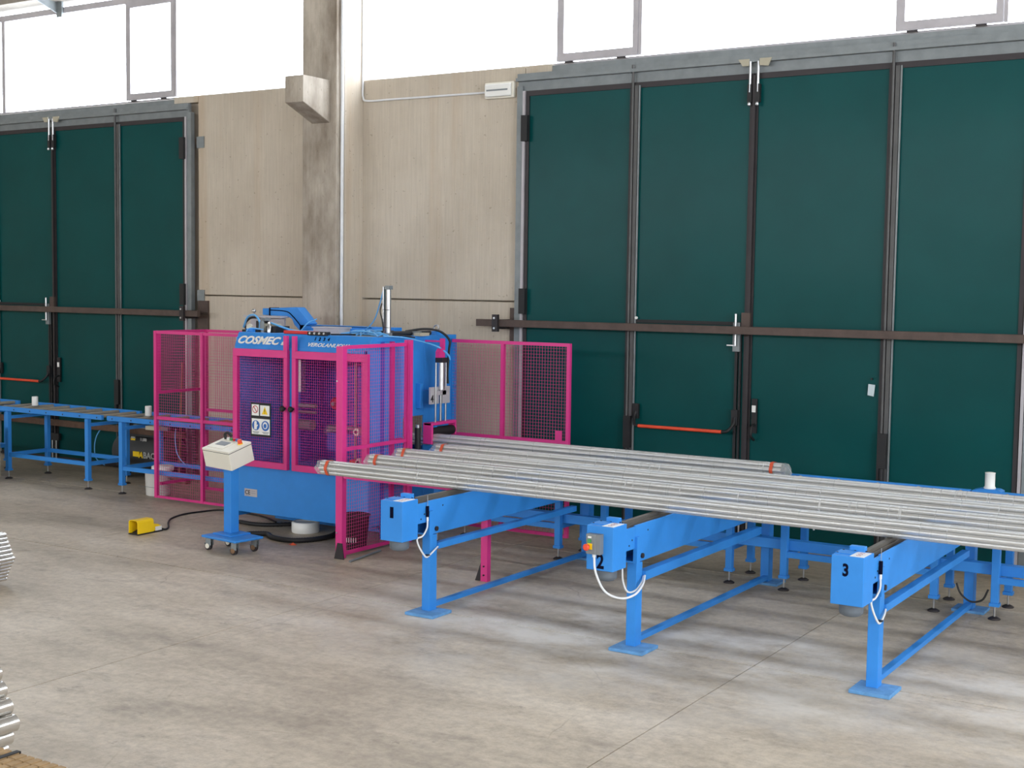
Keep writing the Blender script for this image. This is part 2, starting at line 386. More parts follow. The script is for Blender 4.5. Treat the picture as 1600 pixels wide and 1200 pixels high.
# ------------------------------------------------------------------ doors
def door(name, x0, x1, joints, z1, headz, fold, ped, jamb_side, sill):
    d = thing(name, ((x0 + x1) / 2, 11.3, 0), kind='structure')
    # steel header and jambs
    h = MB().box(x0 - .10, x1 + .05, 11.30, 11.36, headz - .045, headz)
    h.box(x0 - .10, x1 + .05, 11.27, 11.36, headz - .075, headz - .045).box(x0 - .10, x1 + .05, 11.325, 11.36, z1, headz - .075)
    h.build('header_beam', 'galv', d)
    MB().box(*sill, 11.36, 11.42, headz, headz + .065).build('sill_beam', 'galv', d)
    MB().box(x0 - .10, x0 - .035, 11.30, 11.36, 0, z1 + .05).build('jamb', 'galv', d)
    MB().box(x1 + .035, x1 + .10, 11.30, 11.36, 0, z1 + .05).build('jamb', 'galv', d)
    MB().box(x0 - .03, x0 - .005, 11.29, 11.34, 0, z1).build('rubber_seal', 'frame', d)
    MB().box(x1 + .005, x1 + .03, 11.29, 11.34, 0, z1).build('rubber_seal', 'frame', d)
    ed = [x0] + joints + [x1]
    for i in range(len(ed) - 1):
        a, b = ed[i] + .004, ed[i + 1] - .004
        ll = thing('leaf', ((a + b) / 2, 11.32, 0)); ll.parent = d; ll.matrix_parent_inverse = Matrix.Translation(-WP[d])
        MB().box(a + .035, b - .035, 11.318, 11.345, .06, z1 - .05).build('green_sheet', 'green', ll, label='dark green metal sheet')
        f = MB().box(a, a + .035, 11.305, 11.35, .015, z1).box(b - .035, b, 11.305, 11.35, .015, z1)
        f.box(a + .035, b - .035, 11.305, 11.35, z1 - .05, z1).box(a + .035, b - .035, 11.305, 11.35, .015, .06)
        f.build('leaf_frame', 'dark', ll)
        if i == ped:   # small personnel door inside this leaf
            f = MB().box(a + .03, b - .05, 11.295, 11.318, 1.985, 2.015)
            f.box(b - .115, b - .09, 11.295, 11.318, .06, 2.0).box(b - .075, b - .055, 11.295, 11.318, .06, 2.0)
            f.build('personnel_door_frame', 'black', ll)
    # folding joints: round hinge post and pale strip
    for j in fold:
        m = MB().cyl((j, 11.285, .05), (j, 11.285, z1 + .16), .013, 8)
        m.box(j + .02, j + .055, 11.285, 11.305, .04, z1 - .03)
        m.build('folding_hinge', 'joint_s', d)
        MB().box(j + .060, j + .073, 11.290, 11.305, .04, z1 - .03).build('joint_strip', 'galv', d)
        MB().box(j - .02, j + .055, 11.255, 11.285, .80, 1.10).cyl((j + .02, 11.25, .66), (j + .02, 11.25, .80), .022, 8).build('floor_bolt_case', 'black', d)
    # centre closing edge with top and bottom bolts
    c = [j for j in joints if j not in fold][0]
    MB().box(c - .005, c + .022, 11.275, 11.305, .04, z1 - .02).build('closing_strip', 'dark', d)
    for dx in (-.03, .045):
        MB().cyl((c + dx, 11.27, z1 - .17), (c + dx, 11.27, z1 + .10), .012, 8).build('bolt_rod', 'alu', d)
        MB().box(c + dx - .02, c + dx + .02, 11.26, 11.30, z1 - .26, z1 - .10).build('bolt_case', 'black', d)
        MB().lathe((c + dx, 11.26, z1 - .29), [(.012, 0), (.018, .01), (.012, .03)], 10).build('bolt_knob', 'alu', d)
        MB().cyl((c + dx, 11.27, .02), (c + dx, 11.27, .28), .010, 8).build('bolt_rod', 'alu', d)
    MB().box(c - .07, c + .10, 11.26, 11.30, .27, .36).build('bottom_latch', 'black', d)
    MB().prism([(c - .14, z1 + .12), (c - .04, z1 + .12), (c - .04, z1 + .06), (c - .10, z1 + .06)], 11.255, 11.27).prism([(c + .06, z1 + .12), (c + .17, z1 + .12), (c + .14, z1 + .05), (c + .06, z1 + .06)], 11.255, 11.27).build('guide_plate', 'beige', d)
    # handle and lock on the leaf right of the centre
    m = MB().box(c + .06, c + .11, 11.285, 11.305, 1.02, 1.33); m.tube(spline([(c + .09, 11.29, 1.10), (c + .09, 11.22, 1.08), (c + .09, 11.21, 1.0), (c + .09, 11.28, .96)], 4), .012, 8)
    m.build('pull_handle', 'black', d); MB().box(c + .065, c + .10, 11.278, 11.286, 1.21, 1.27).build('lock_plate', 'white', d)
    # hinges on the outer edge
    for hx, zz in ((jamb_side, z1 - .36), (jamb_side, 2.17)):
        MB().box(hx - .035, hx + .035, 11.255, 11.30, zz - .13, zz + .12).build('leaf_hinge', 'black', d)
    # red panic push bar on the personnel door
    px0 = ed[ped] + .10; px1 = ed[ped + 1] - .10
    pb = MB().cyl((px0 + .07, 11.20, 1.02), (px1 - .09, 11.20, 1.02), .016, 10).build('push_bar', 'orange', d, label='orange-red panic push bar')
    for px, qx in ((px0 + .07, px0), (px1 - .09, px1)):
        MB().tube(spline([(px, 11.20, 1.02), ((px * .4 + qx * .6), 11.205, 1.03), (qx, 11.25, 1.09), (qx, 11.28, 1.15)], 4), .015, 8).build('push_bar_arm', 'black', pb)
        MB().box(qx - .03, qx + .03, 11.27, 11.30, 1.08, 1.22).build('arm_case', 'black', pb)
    # slide bolt in bright steel
    sx = ed[ped + 1] - .10
    MB().box(sx - .03, sx + .035, 11.265, 11.30, 1.75, 2.01).build('slide_bolt_plate', 'galv', d)
    MB().cyl((sx + .0, 11.25, 1.80), (sx + .0, 11.25, 2.09), .012, 8).box(sx - .08, sx + .0, 11.245, 11.255, 1.80, 1.81).build('slide_bolt', 'alu', d)
    MB().box(sx + .045, sx + .125, 11.27, 11.30, 1.97, 2.10).build('latch_keeper', 'brown', d)
    # two screw heads on the small door top bar
    MB().cyl((ed[ped] + .08, 11.285, 2.03), (ed[ped] + .08, 11.30, 2.03), .014, 8).build('screw_head', 'white', d)
    return d
d1 = door('door_1', -16.35, -11.665, [-15.15, -13.99, -12.83], 4.235, 4.39, [-15.15, -12.83], 1, -11.68, (-16.4, -11.90))
d2 = door('door_2', -6.985, -2.245, [-5.80, -4.60, -3.36], 4.225, 4.395, [-5.80, -3.36], 1, -6.975, (-6.72, -2.20))
MB().prism([(-3.493, 1.42), (-3.44, 1.41), (-3.43, 1.51), (-3.488, 1.515)], 11.295, 11.305).build('window_slot', 'reflect', d2, label='small pale rectangular slot in the green leaf')
MB().cyl((-3.46, 11.29, 1.56), (-3.46, 11.305, 1.56), .01, 8).build('screw_head', 'black', d2)
for z in (3.93, 2.15):
    MB().box(-11.515, -11.40, 11.342, 11.353, z - .06, z + .07).build('wall_plate', 'galv', d1)
# locking bars across the doors
for (x0, x1, z, bx, lab) in ((-18.0, -11.30, 1.945, [(-11.60, -11.44)], 'brown steel bar lying across the left green door'),
                             (-7.43, -1.3, 1.945, [(-7.20, -7.06)], 'brown steel bar lying across the right green door')):
    b = thing('locking_bar', (x0, 11.2, z), lab, 'bar')
    MB().box(x0, x1, 11.13, 11.18, z - .035, z + .035).build('bar', 'brown', b, bevel=.004)
    for p0, p1 in bx:
        r_ = x0 < -10
        q0, q1 = (-11.49, -11.33) if r_ else (-7.155, -7.02)
        MB().box(q0, q1, 11.33, 11.353, z - .19, z + .15).build('wall_bracket', 'brown', b)
        hx = -11.56 if r_ else -7.22
        MB().box(hx, hx + .065, 11.17, 11.34, z - .06, z + .035).box(hx, hx + .065, 11.10, 11.135, z - .085, z + .085).build('hook', 'dark', b)
        for zz in (-.05, .05): MB().cyl((hx + .03, 11.09, z + zz), (hx + .03, 11.10, z + zz), .011, 8).build('screw_head', 'alu', b)

# ================================================================== MACHINE
FX0, FX1, FY, RY = -8.90, -7.30, 9.25, 10.60
mc = thing('wrapping_machine', (-8.1, 9.9, 0), 'blue pipe wrapping machine with magenta mesh doors and COSMEC lettering', 'machine')
body = MB()
body.box(FX0, FX1, FY, FY + .02, .15, .60)                       # front lower panel
body.box(FX0 + .02, FX1 - .02, FY + .02, RY, .15, .60)           # lower block
body.box(FX0, FX0 + .02, FY + .02, RY, .10, 1.80)                # left side
body.box(FX0 + .02, -8.0, RY - .02, RY, .60, 1.80).box(-8.0, FX1 - .02, RY - .02, RY, 1.13, 1.80).box(-8.0, FX1 - .02, RY - .02, RY, .60, .74)          # back
body.box(FX0, FX1, FY + .121, RY, 1.80, 1.84)         # top
# right side plate with the pipe opening
body.box(FX1 - .02, FX1, FY + .02, 9.76, .15, 1.80).box(FX1 - .02, FX1, 10.08, RY, .15, 1.80)
body.box(FX1 - .02, FX1, 9.76, 10.08, 1.10, 1.80).box(FX1 - .02, FX1, 9.76, 10.08, .15, .78)
body.box(-8.215, -8.145, FY - .005, FY + .04, .60, 1.72)         # centre post
body.box(FX0, -8.845, FY - .002, FY + .03, .60, 1.72).box(-7.32, FX1, FY - .002, FY + .03, .60, 1.72)
body.box(-8.85, -7.35, FY, FY + .03, 1.69, 1.725)
body.build('body', 'blue', mc, bevel=.004)
MB().prism([(FY, 1.72), (FY + .055, 1.845), (FY + .12, 1.845), (FY + .12, 1.72)], FX0 - .002, FX1 + .002, 'x').build('name_strip', 'blue', mc, bevel=.003)
MB().box(FX0 + .05, FX1 - .015, 9.75, RY - .02, .012, .15).build('base_frame', 'blue', mc)
MB().box(FX1 - .001, FX1 + .012, RY - .075, RY - .005, .05, 1.80).build('rear_cover', 'blue', mc, bevel=.01)
MB().box(FX1, FX1 + .004, 9.42, 9.47, .03, 1.80).build('side_seam', 'dblue', mc)
MB().box(FX1 - .001, FX1 + .02, 9.55, 9.60, .16, 1.80).box(FX1 - .001, FX1 + .02, 9.60, 9.72, .88, .92).build('side_stile', 'pink', mc)
MB().box(FX1, FX1 + .05, 9.95, 10.0, 1.17, 1.40).box(FX1 + .002, FX1 + .045, 10.001, 10.22, 1.22, 1.335).build('side_bracket', 'blue', mc, bevel=.004)
# lettering follows the sloping strip
SY = FY + .008
def strip_text(s, size, x, z, mat, sh, off, sx=1):
    return textmesh(s, size, (x, FY + (z - 1.72) * .44 - .004, z), mat, mc, shear=sh, off=off, ext=.0015, sx=sx)
import mathutils
def tilt(o):
    o.data.transform(Matrix.Rotation(-math.atan(.055 / .125), 4, 'X')); return o
tilt(strip_text('COSMEC', .104, -8.885, 1.744, 'white', .30, .0038, 1.24))
tilt(strip_text('srl', .062, -8.335, 1.744, 'white', .30, .003, 1.1))
tilt(strip_text('VEROLANUOVA', .050, -8.02, 1.742, 'white', .30, .0006, 1.36))
for k_ in range(4): tilt(strip_text(str(k_ + 1), .045, -7.955 + k_ * .052, 1.795, 'navy', .1, .0012, 1.0))
# doors with mesh
for (a, b, hinge) in ((-8.885, -8.213, 'l'), (-8.155, -7.283, 'r')):
    Yd = FY - .025
    f = MB().box(a, b, Yd - .02, Yd + .02, 1.625, 1.695).box(a, b, Yd - .02, Yd + .02, .595, .655)
    wl, wr = (.052, .042) if hinge == 'l' else (.046, .060)
    f.box(a, a + wl, Yd - .02, Yd + .02, .655, 1.625).box(b - wr, b, Yd - .02, Yd + .02, .655, 1.625)
    df = f.build('mesh_door', 'pink', mc, bevel=.003)
    wires(MB(), a + wl, b - wr, .65, 1.63, Yd, 'xz', .025, .0018).build('wire_mesh', 'pink', df, kind='stuff')
    kx = b - .021 if hinge == 'l' else a + .023
    MB().lathe((kx, Yd - .02, 1.165), [(.010, 0), (.012, -.02), (.026, -.03), (.028, -.045), (.018, -.058)], 14, 'y').build('door_knob', 'black', df)
    # stop tongues standing up at the centre
    MB().box(kx - .021, kx + .021, Yd - .02, Yd + .01, 1.69, 1.83).build('door_tongue', 'pink', df)
# safety signs on the left door
Ys = FY - .05
bk = MB().box(-8.65, -8.405, Ys, Ys + .004, .885, 1.20).build('sign_board', 'black', mc)
def flat(poly, y, mat, name, par): return MB().prism(poly, y - .0015, y).build(name, mat, par)
def disc(cx, cz, r, n=20, sx=1): return [(cx + r * sx * math.cos(2 * math.pi * i / n), cz + r * math.sin(2 * math.pi * i / n)) for i in range(n)]
s1 = flat([(-8.638, 1.079), (-8.548, 1.079), (-8.548, 1.183), (-8.638, 1.183)], Ys, 'white', 'prohibition_sign', bk)
s2 = flat([(-8.533, 1.080), (-8.418, 1.080), (-8.418, 1.178), (-8.533, 1.178)], Ys, 'white', 'warning_sign', bk)
s3 = flat([(-8.638, .905), (-8.414, .905), (-8.414, 1.051), (-8.638, 1.051)], Ys, 'white', 'mandatory_sign', bk)
def ring(cx, cz, r, rin, n=24, sx=1):
    m = MB(); A = disc(cx, cz, r, n, sx); B = disc(cx, cz, rin, n, sx)
    y = Ys - .003
    m.add([(p[0], y, p[1]) for p in A + B], [(i, (i + 1) % n, n + (i + 1) % n, n + i) for i in range(n)]); return m
m = ring(-8.593, 1.137, .036, .029); ca, sa = math.cos(-.9), math.sin(-.9)
y = Ys - .0032
m.add([(-8.593 + u * ca - v_ * sa, y, 1.137 + u * sa + v_ * ca) for u, v_ in ((-.03, -.004), (.03, -.004), (.03, .004), (-.03, .004))], [(0, 1, 2, 3)])
m.build('prohibition_mark', 'signred', mc)
flat([(-8.51, 1.095), (-8.44, 1.095), (-8.475, 1.165)], Ys - .002, 'yellow', 'warning_mark', mc)
MB().box(-8.4775, -8.4725, Ys - .005, Ys - .0036, 1.118, 1.145).box(-8.4775, -8.4725, Ys - .005, Ys - .0036, 1.104, 1.111).build('warning_mark_ink', 'black', mc)
for cx in (-8.585, -8.468):
    flat(disc(cx, .988, .047), Ys - .002, 'signblue', 'mandatory_mark', mc)
flat([(-8.603, .950), (-8.572, .950), (-8.570, .975), (-8.556, .992), (-8.562, .998), (-8.573, .989), (-8.573, 1.022), (-8.585, 1.030), (-8.602, 1.022), (-8.604, .99)], Ys - .004, 'white', 'glove_mark', mc)
flat(disc(-8.468, .992, .033, 16, .9), Ys - .004, 'white', 'head_mark', mc)
flat(disc(-8.468, .988, .021, 16, .85), Ys - .0056, 'signblue', 'head_mark_centre', mc)
for x0 in (-8.625, -8.505):
    MB().box(x0, x0 + .08, Ys - .003, Ys - .002, .924, .930).box(x0 + .01, x0 + .07, Ys - .003, Ys - .002, .913, .918).build('sign_text_line', 'grey', mc)
pl = MB().box(-8.775, -8.616, FY - .004, FY, .303, .375).build('type_plate', 'frame', mc)
textmesh('CE', .055, (-8.768, FY - .005, .322), 'black', pl, ext=.0006, off=.001)
for (xa, xb, za) in ((-8.69, -8.635, .355), (-8.69, -8.635, .335), (-8.765, -8.71, .309)): MB().box(xa, xb, FY - .0055, FY - .004, za, za + .003).build('plate_line', 'grey', pl)
# inside of the machine
MB().box(-8.66, -8.50, 9.72, 9.90, .60, 1.78).build('inner_column', 'dblue', mc)
MB().box(-8.86, -7.95, 10.15, 10.25, .60, 1.78).box(-7.95, -7.34, 10.15, 10.25, 1.13, 1.78).build('inner_back_plate', 'dblue', mc)
MB().box(-8.30, -8.26, 9.45, 9.52, 1.30, 1.60).build('inner_cylinder', 'alu', mc)
m = MB().cyl((-8.6, 9.60, 1.16), (-8.2, 9.60, 1.16), .02, 8).cyl((-8.6, 9.60, 1.10), (-8.2, 9.60, 1.10), .014, 8); m.build('guide_rods', 'grey', mc)
MB().cyl((-8.40, 9.6, .98), (-8.24, 9.6, .98), .05, 14).build('inner_motor', 'grey', mc)
MB().box(-8.08, -7.55, 9.62, 9.95, .75, .92).box(-7.98, -7.55, 9.75, 9.85, 1.0, 1.55).build('inner_carriage', 'dblue', mc)
hw = MB().lathe((-7.96, 9.58, 1.20), [(.050, 0), (.058, .01), (.058, .03), (.050, .04)], 18, 'y').build('hand_wheel', 'signred', mc)
MB().cyl((-7.96, 9.55, 1.20), (-7.96, 9.58, 1.20), .02, 10).build('wheel_hub', 'steel', hw)
for (x, y, z, r, mt) in ((-7.60, 9.45, .97, .035, 'cream'), (-7.55, 9.42, .70, .035, 'cream'), (-7.62, 9.42, .68, .04, 'orange'), (-7.47, 9.42, .68, .04, 'orange')):
    rl = MB().lathe((x, y, z), [(r, 0), (r * 1.1, .01), (r * 1.1, .05), (r, .06)], 14, 'y').build('guide_roller', mt, mc)
    MB().cyl((x, y - .004, z), (x, y, z), r * .45, 10).build('roller_bore', 'black', rl)
MB().box(-7.60, -7.52, 9.60, 9.70, .72, 1.30).build('inner_arm', 'pink', mc)
MB().cyl((-7.5, 9.52, .62), (-7.5, 9.52, 1.6), .018, 8).cyl((-7.66, 9.52, .62), (-7.66, 9.52, 1.6), .014, 8).build('vertical_rods', 'grey', mc)
# white machine feet
for (x, y) in ((-8.17, 9.42),):
    fo = MB().lathe((x, y, 0), [(.125, 0), (.13, .012), (.13, .09), (.122, .10), (.105, .10), (.10, .085)], 28)
    tag(fo.build('plastic_tub', 'white'), 'round white plastic tub standing on the floor under the blue machine' if y < 10 else 'second white tub far under the machine, mostly hidden behind the first', 'tub')

# things on top of the machine
rb = MB().box(-8.34, -7.96, 9.30, 9.36, 1.846, 1.876).build('red_rail', 'red', mc, bevel=.006)
bb = MB().box(-8.035, -7.81, 9.28, 9.34, 1.84, 1.875).build('switch_block', 'black', mc, bevel=.004)
for i in range(4): MB().cyl((-8.0 + i * .055, 9.27, 1.86), (-8.0 + i * .055, 9.28, 1.86), .010, 8).build('switch_knob', 'alu', bb)
jb = MB().box(-8.17, -7.86, 9.52, 9.68, 1.84, 1.90).build('junction_box', 'frame', mc, bevel=.003)
MB().box(-8.18, -7.85, 9.51, 9.69, 1.90, 1.91).build('lid', 'frame', jb)
co = thing('curved_duct_arm', (-8.6, 10.1, 1.84)); co.parent = mc; co.matrix_parent_inverse = Matrix.Translation(-WP[mc])
co.name = 'swan_neck_duct'
poly = [(-9.29, 2.055), (-8.855, 2.075), (-8.83, 2.07), (-8.67, 1.915), (-8.80, 1.845), (-8.87, 1.90), (-8.90, 1.955), (-8.95, 1.98), (-9.29, 1.99)]
MB().prism(poly, 10.05, 10.17).build('duct_cover', 'blue', co, bevel=.004)
MB().box(-9.195, -9.185, 10.04, 10.18, 1.985, 2.065).build('duct_clip', 'navy', co)
MB().tube(spline([(-9.18, 10.045, 2.04), (-8.97, 10.045, 2.03), (-8.88, 10.045, 1.98), (-8.78, 10.045, 1.89)], 5), .005, 6).build('duct_seam', 'navy', co)
MB().box(-8.80, -7.63, 10.05, 10.17, 1.84, 1.905).build('cable_duct', 'blue', co, bevel=.003)
MB().box(-8.80, -7.9, 10.045, 10.05, 1.895, 1.90).build('duct_seam', 'navy', co)
pb_ = MB().box(-9.455, -8.96, 9.95, 10.07, 1.965, 1.985).box(-9.455, -9.0, 10.05, 10.07, 1.84, 1.965).build('support_bracket', 'frame', co)
MB().lathe((-9.36, 10.0, 1.985), [(.012, 0), (.010, .025), (.022, .035), (.022, .055), (.008, .065)], 12).build('eye_bolt', 'steel', pb_)
va = MB().box(-9.02, -8.945, 9.60, 9.70, 1.84, 1.945).build('valve_block', 'black', mc, bevel=.003)
MB().box(-8.97, -8.92, 9.62, 9.70, 1.945, 1.975).build('valve_head', 'grey', va)
MB().box(-8.94, -8.80, 9.62, 9.72, 1.84, 1.92).build('regulator_body', 'beige', va, bevel=.006)
MB().lathe((-9.13, 9.62, 1.875), [(.035, 0), (.038, .008), (.038, .02), (.03, .025)], 16, 'y').build('pressure_gauge', 'cream', va)
MB().cyl((-8.83, 9.60, 1.875), (-8.83, 9.62, 1.875), .02, 10).build('regulator_port', 'dark', va)
MB().box(-8.74, -8.62, 9.5, 9.7, 1.84, 1.90).build('relay_box', 'black', mc)
MB().lathe((-8.77, 9.48, 1.84), [(.03, 0), (.03, .04), (.022, .05), (.022, .10), (.012, .11)], 12).build('filter_bowl', 'galv', mc)
MB().lathe((-8.68, 9.48, 1.84), [(.022, 0), (.024, .06), (.014, .07), (.014, .1)], 12).build('filter_bowl', 'steel', mc)
MB().box(-8.97, -8.76, 9.42, 9.5, 1.84, 1.865).build('rubber_pad', 'black', mc)
MB().box(-9.0 + .12, -8.80, 9.38, 9.42, 1.84, 1.875).build('blue_cap', 'blue', mc)
MB().tube(spline([(-9.16, 9.7, 1.84), (-9.2, 9.7, 1.90), (-9.13, 9.7, 1.965), (-9.04, 9.7, 1.975)], 5), .012, 8).build('black_hose', 'black', mc)
MB().tube(spline([(-9.12, 9.6, 1.88), (-9.02, 9.55, 1.98), (-8.90, 9.52, 2.0), (-8.82, 9.5, 1.94), (-8.80, 9.48, 1.86)], 6), .010, 8).build('light_blue_hose', 'hose', mc)
MB().tube(spline([(-8.97, 9.5, 1.85), (-8.86, 9.45, 1.87), (-8.79, 9.45, 1.87)], 6), .008, 8).build('light_blue_hose', 'hose', mc)
MB().tube(spline([(-8.72, 9.55, 1.93), (-8.60, 9.55, 1.90), (-8.45, 9.6, 1.86), (-8.2, 9.6, 1.86)], 6), .010, 8).build('light_blue_hose', 'hose', mc)
MB().tube(spline([(-8.56, 9.8, 1.86), (-8.52, 9.85, 1.93), (-8.45, 9.9, 1.97)], 6), .006, 8).build('light_blue_hose', 'hose', mc)
MB().tube(spline([(-9.04 + .18, 9.36, 1.85), (-8.84, 9.40, 1.88), (-8.7, 9.42, 1.87)], 6), .006, 8).build('light_blue_hose', 'hose', mc)
rnd = random.Random(3)
for i in range(11):
    x0 = -7.92 + rnd.random() * .2; x1 = -7.62 + rnd.random() * .3
    pts = [(x0, 9.42 + rnd.random() * .3, 1.852), ((x0 * 2 + x1) / 3, 9.5 + rnd.random() * .3, 1.86 + rnd.random() * .03), ((x0 + 2 * x1) / 3, 9.5 + rnd.random() * .3, 1.86 + rnd.random() * .03), (x1, 9.4 + rnd.random() * .3, 1.852)]
    MB().tube(spline(pts, 6), .0065, 6).build('light_blue_hose', 'hose', mc)
MB().cyl((-7.95, 9.85, 1.862), (-7.45, 9.80, 1.872), .018, 8).build('black_hose', 'black', mc)
MB().box(-7.85, -7.72, 9.6, 9.7, 1.84, 1.855).build('rubber_pad', 'black', mc)
MB().tube(spline([(-7.9, 9.45, 1.847), (-7.7, 9.6, 1.85), (-7.5, 9.7, 1.85), (-7.33, 9.75, 1.85), (-7.25, 9.86, 1.83)], 6), .007, 6).build('black_hose', 'black', mc)
MB().box(-7.62, -7.36, 9.40, 9.58, 1.84, 1.846).build('steel_plate', 'galv', mc)
va.location.x += .06; WP[va].x += .06
# vertical long cylinder on the roof
vc = thing('roof_cylinder', (-7.36, 9.6, 1.84)); vc.parent = mc; vc.matrix_parent_inverse = Matrix.Translation(-WP[mc])
MB().cyl((-7.355, 9.6, 1.85), (-7.355, 9.6, 2.27), .022, 14).build('barrel', 'alu', vc)
MB().box(-7.382, -7.328, 9.575, 9.625, 2.265, 2.30).build('end_cap', 'galv', vc)
MB().box(-7.412, -7.398, 9.585, 9.615, 1.84, 2.29).build('slide_rail', 'alu', vc)
MB().box(-7.38, -7.33, 9.575, 9.625, 1.84, 1.875).build('end_cap', 'galv', vc)
MB().box(-7.40, -7.325, 9.573, 9.577, 2.08, 2.085).box(-7.40, -7.325, 9.573, 9.577, 1.92, 1.925).build('clamp_band', 'black', vc)
MB().tube(spline([(-7.41, 9.6, 2.28), (-7.45, 9.6, 2.15), (-7.56, 9.65, 1.98), (-7.72, 9.7, 1.87)], 6), .006, 6).build('pale_blue_hose', 'hose', vc)
MB().tube(spline([(-7.415, 9.58, 2.14), (-7.435, 9.58, 2.07), (-7.415, 9.58, 2.0), (-7.40, 9.58, 1.9), (-7.42, 9.58, 1.85)], 6), .005, 6).build('black_hose', 'black', vc)
MB().box(-7.33, -7.24 - .02, 9.95, 10.1, 1.84, 1.868).build('valve_plate', 'beige', mc)
MB().box(-7.50, -7.32, 9.98, 10.06, 1.84, 1.88).build('air_manifold', 'galv', mc)
eb = MB().box(-7.42, -7.34, 10.33, 10.43, 1.84, 1.875).build('lifting_block', 'blue', mc)
m = MB(); m.tube([(-7.38 + .028 * math.cos(a), 10.38, 1.905 + .028 * math.sin(a)) for a in [i * math.pi / 8 for i in range(17)]], .008, 6); m.build('lifting_eye', 'steel', eb)
MB().cyl((-7.45, 9.75, 1.865), (-7.32, 10.2, 1.865), .02, 8).build('black_hose', 'black', mc)
MB().tube(spline([(-7.42, 9.95, 1.88), (-7.36, 10.15, 1.90), (-7.25, 10.25, 1.88), (-7.16, 10.28, 1.80), (-7.12, 10.22, 1.70), (-7.12, 10.2, 1.5), (-7.10, 10.18, 1.40)], 6), .011, 8).build('black_hose', 'black', mc)
for dy in (0, .015):
    MB().tube(spline([(-7.30, 9.45 + dy, 1.85), (-7.22, 9.65, 1.835), (-7.15, 9.84, 1.795), (-7.11, 10.02 + dy, 1.745), (-7.08, 10.14 + dy, 1.67), (-7.07, 10.17, 1.62)], 6), .006, 6).build('light_blue_hose', 'hose', mc)
# pressure roller number 4
pr = thing('pressure_roller', (-7.1, 10.06, .84)); pr.parent = mc; pr.matrix_parent_inverse = Matrix.Translation(-WP[mc])
MB().prism([(10.02, 1.645), (10.02, 1.70), (10.05, 1.73), (10.085, 1.73), (10.085, 1.82), (10.115, 1.82), (10.115, 1.645)], -7.13, -7.09, 'x').box(-7.30, -7.131, 10.087, 10.113, 1.785, 1.80).build('hanger', 'pink', pr)
MB().cyl((-7.1, 10.07, 1.35), (-7.1, 10.07, 1.60), .036, 14).build('barrel', 'alu', pr)
MB().box(-7.14, -7.06, 10.03, 10.11, 1.60, 1.645).build('end_cap', 'dark', pr)
for yy in (9.985, 10.145): MB().cyl((-7.1, yy, .98 + .07), (-7.1, yy, 1.60), .009, 8).build('guide_rod', 'steel', pr)
MB().cyl((-7.1, 10.065, 1.06), (-7.1, 10.065, 1.36), .011, 8).build('piston_rod', 'steel', pr)
gp = MB().box(-7.13, -7.11, 9.92, 10.05, 1.22, 1.375).box(-7.13, -7.09, 10.08, 10.20, 1.22, 1.375).box(-7.12, -7.09, 9.99, 10.14, 1.30, 1.34).build('guide_plate', 'frame', pr)
textmesh('4', .088, (-7.108, 9.921, 1.24), 'black', gp, ext=.0006, off=.003, face='+x')
MB().box(-7.14, -7.06, 9.86, 10.27, 1.03, 1.055).box(-7.15, -7.05, 9.86, 9.885, .86, 1.055).box(-7.14, -7.06, 10.25, 10.27, .92, 1.04).build('roller_fork', 'pink', pr, bevel=.004)
MB().box(-7.13, -7.09, 9.93, 10.0, .98, 1.03).build('fork_block', 'blue', pr)
MB().cyl((-7.1, 9.89, .965), (-7.1, 10.25, .965), .045, 18).build('rubber_roller', 'black', pr)
MB().cyl((-7.1, 9.880, .965), (-7.1, 9.892, .965), .038, 18).build('roller_disc', 'galv', pr)
# small upright roller and apron at the machine mouth
ur = thing('upright_guide_roller', (-7.12, 9.72, .80)); ur.parent = mc; ur.matrix_parent_inverse = Matrix.Translation(-WP[mc])
MB().cyl((-7.12, 9.74, .80), (-7.12, 9.74, 1.02), .028, 14).build('rubber_sleeve', 'black', ur)
MB().cyl((-7.12, 9.74, 1.02), (-7.12, 9.74, 1.045), .018, 12).build('roller_cap', 'alu', ur)
MB().box(-7.285, -7.0, 9.60, 9.84, .76, .80).build('infeed_apron', 'blue', mc, bevel=.004)
MB().box(-7.28, -7.03, 9.4, 9.9, .55, .74).build('infeed_drive', 'dark', mc)

# ================================================================== FENCES
def bar(m, x0, x1, y0, y1, z0, z1): return m.box(x0, x1, y0, y1, z0, z1)
S = .028
# front-right panel (runs back from post A) ------------------------------------------------
fe = thing('mesh_fence_panel', (-7.13, 9.1, 0), 'magenta mesh guard panel with a heavy front post beside the machine right side', 'fence')
MB().box(-7.165, -7.095, 8.64, 8.70, .0, 1.79).build('post', 'pink', fe, bevel=.003)
MB().prism([(-7.168, 0.0), (-7.065, 0), (-7.085, .135), (-7.135, .135)], 8.628, 8.638).build('foot_gusset', 'dark', fe)
MB().box(-7.145, -7.115, 9.56, 9.60, .03, 1.82).box(-7.11, -7.08, 9.565, 9.605, .0, 1.82).build('post', 'pink', fe)
for z0, z1 in ((1.765, 1.795), (.905, .935), (.02, .048)):
    MB().box(-7.143, -7.117, 8.70, 9.56, z0, z1).build('rail', 'pink', fe)
wires(MB(), 8.70, 9.56, .04, 1.77, -7.135, 'yz').build('wire_mesh', 'pink', fe, kind='stuff')
for z in (1.50, .22): MB().cyl((-7.15, 8.632, z), (-7.15, 8.64, z), .007, 8).build('bolt_head', 'alu', fe)
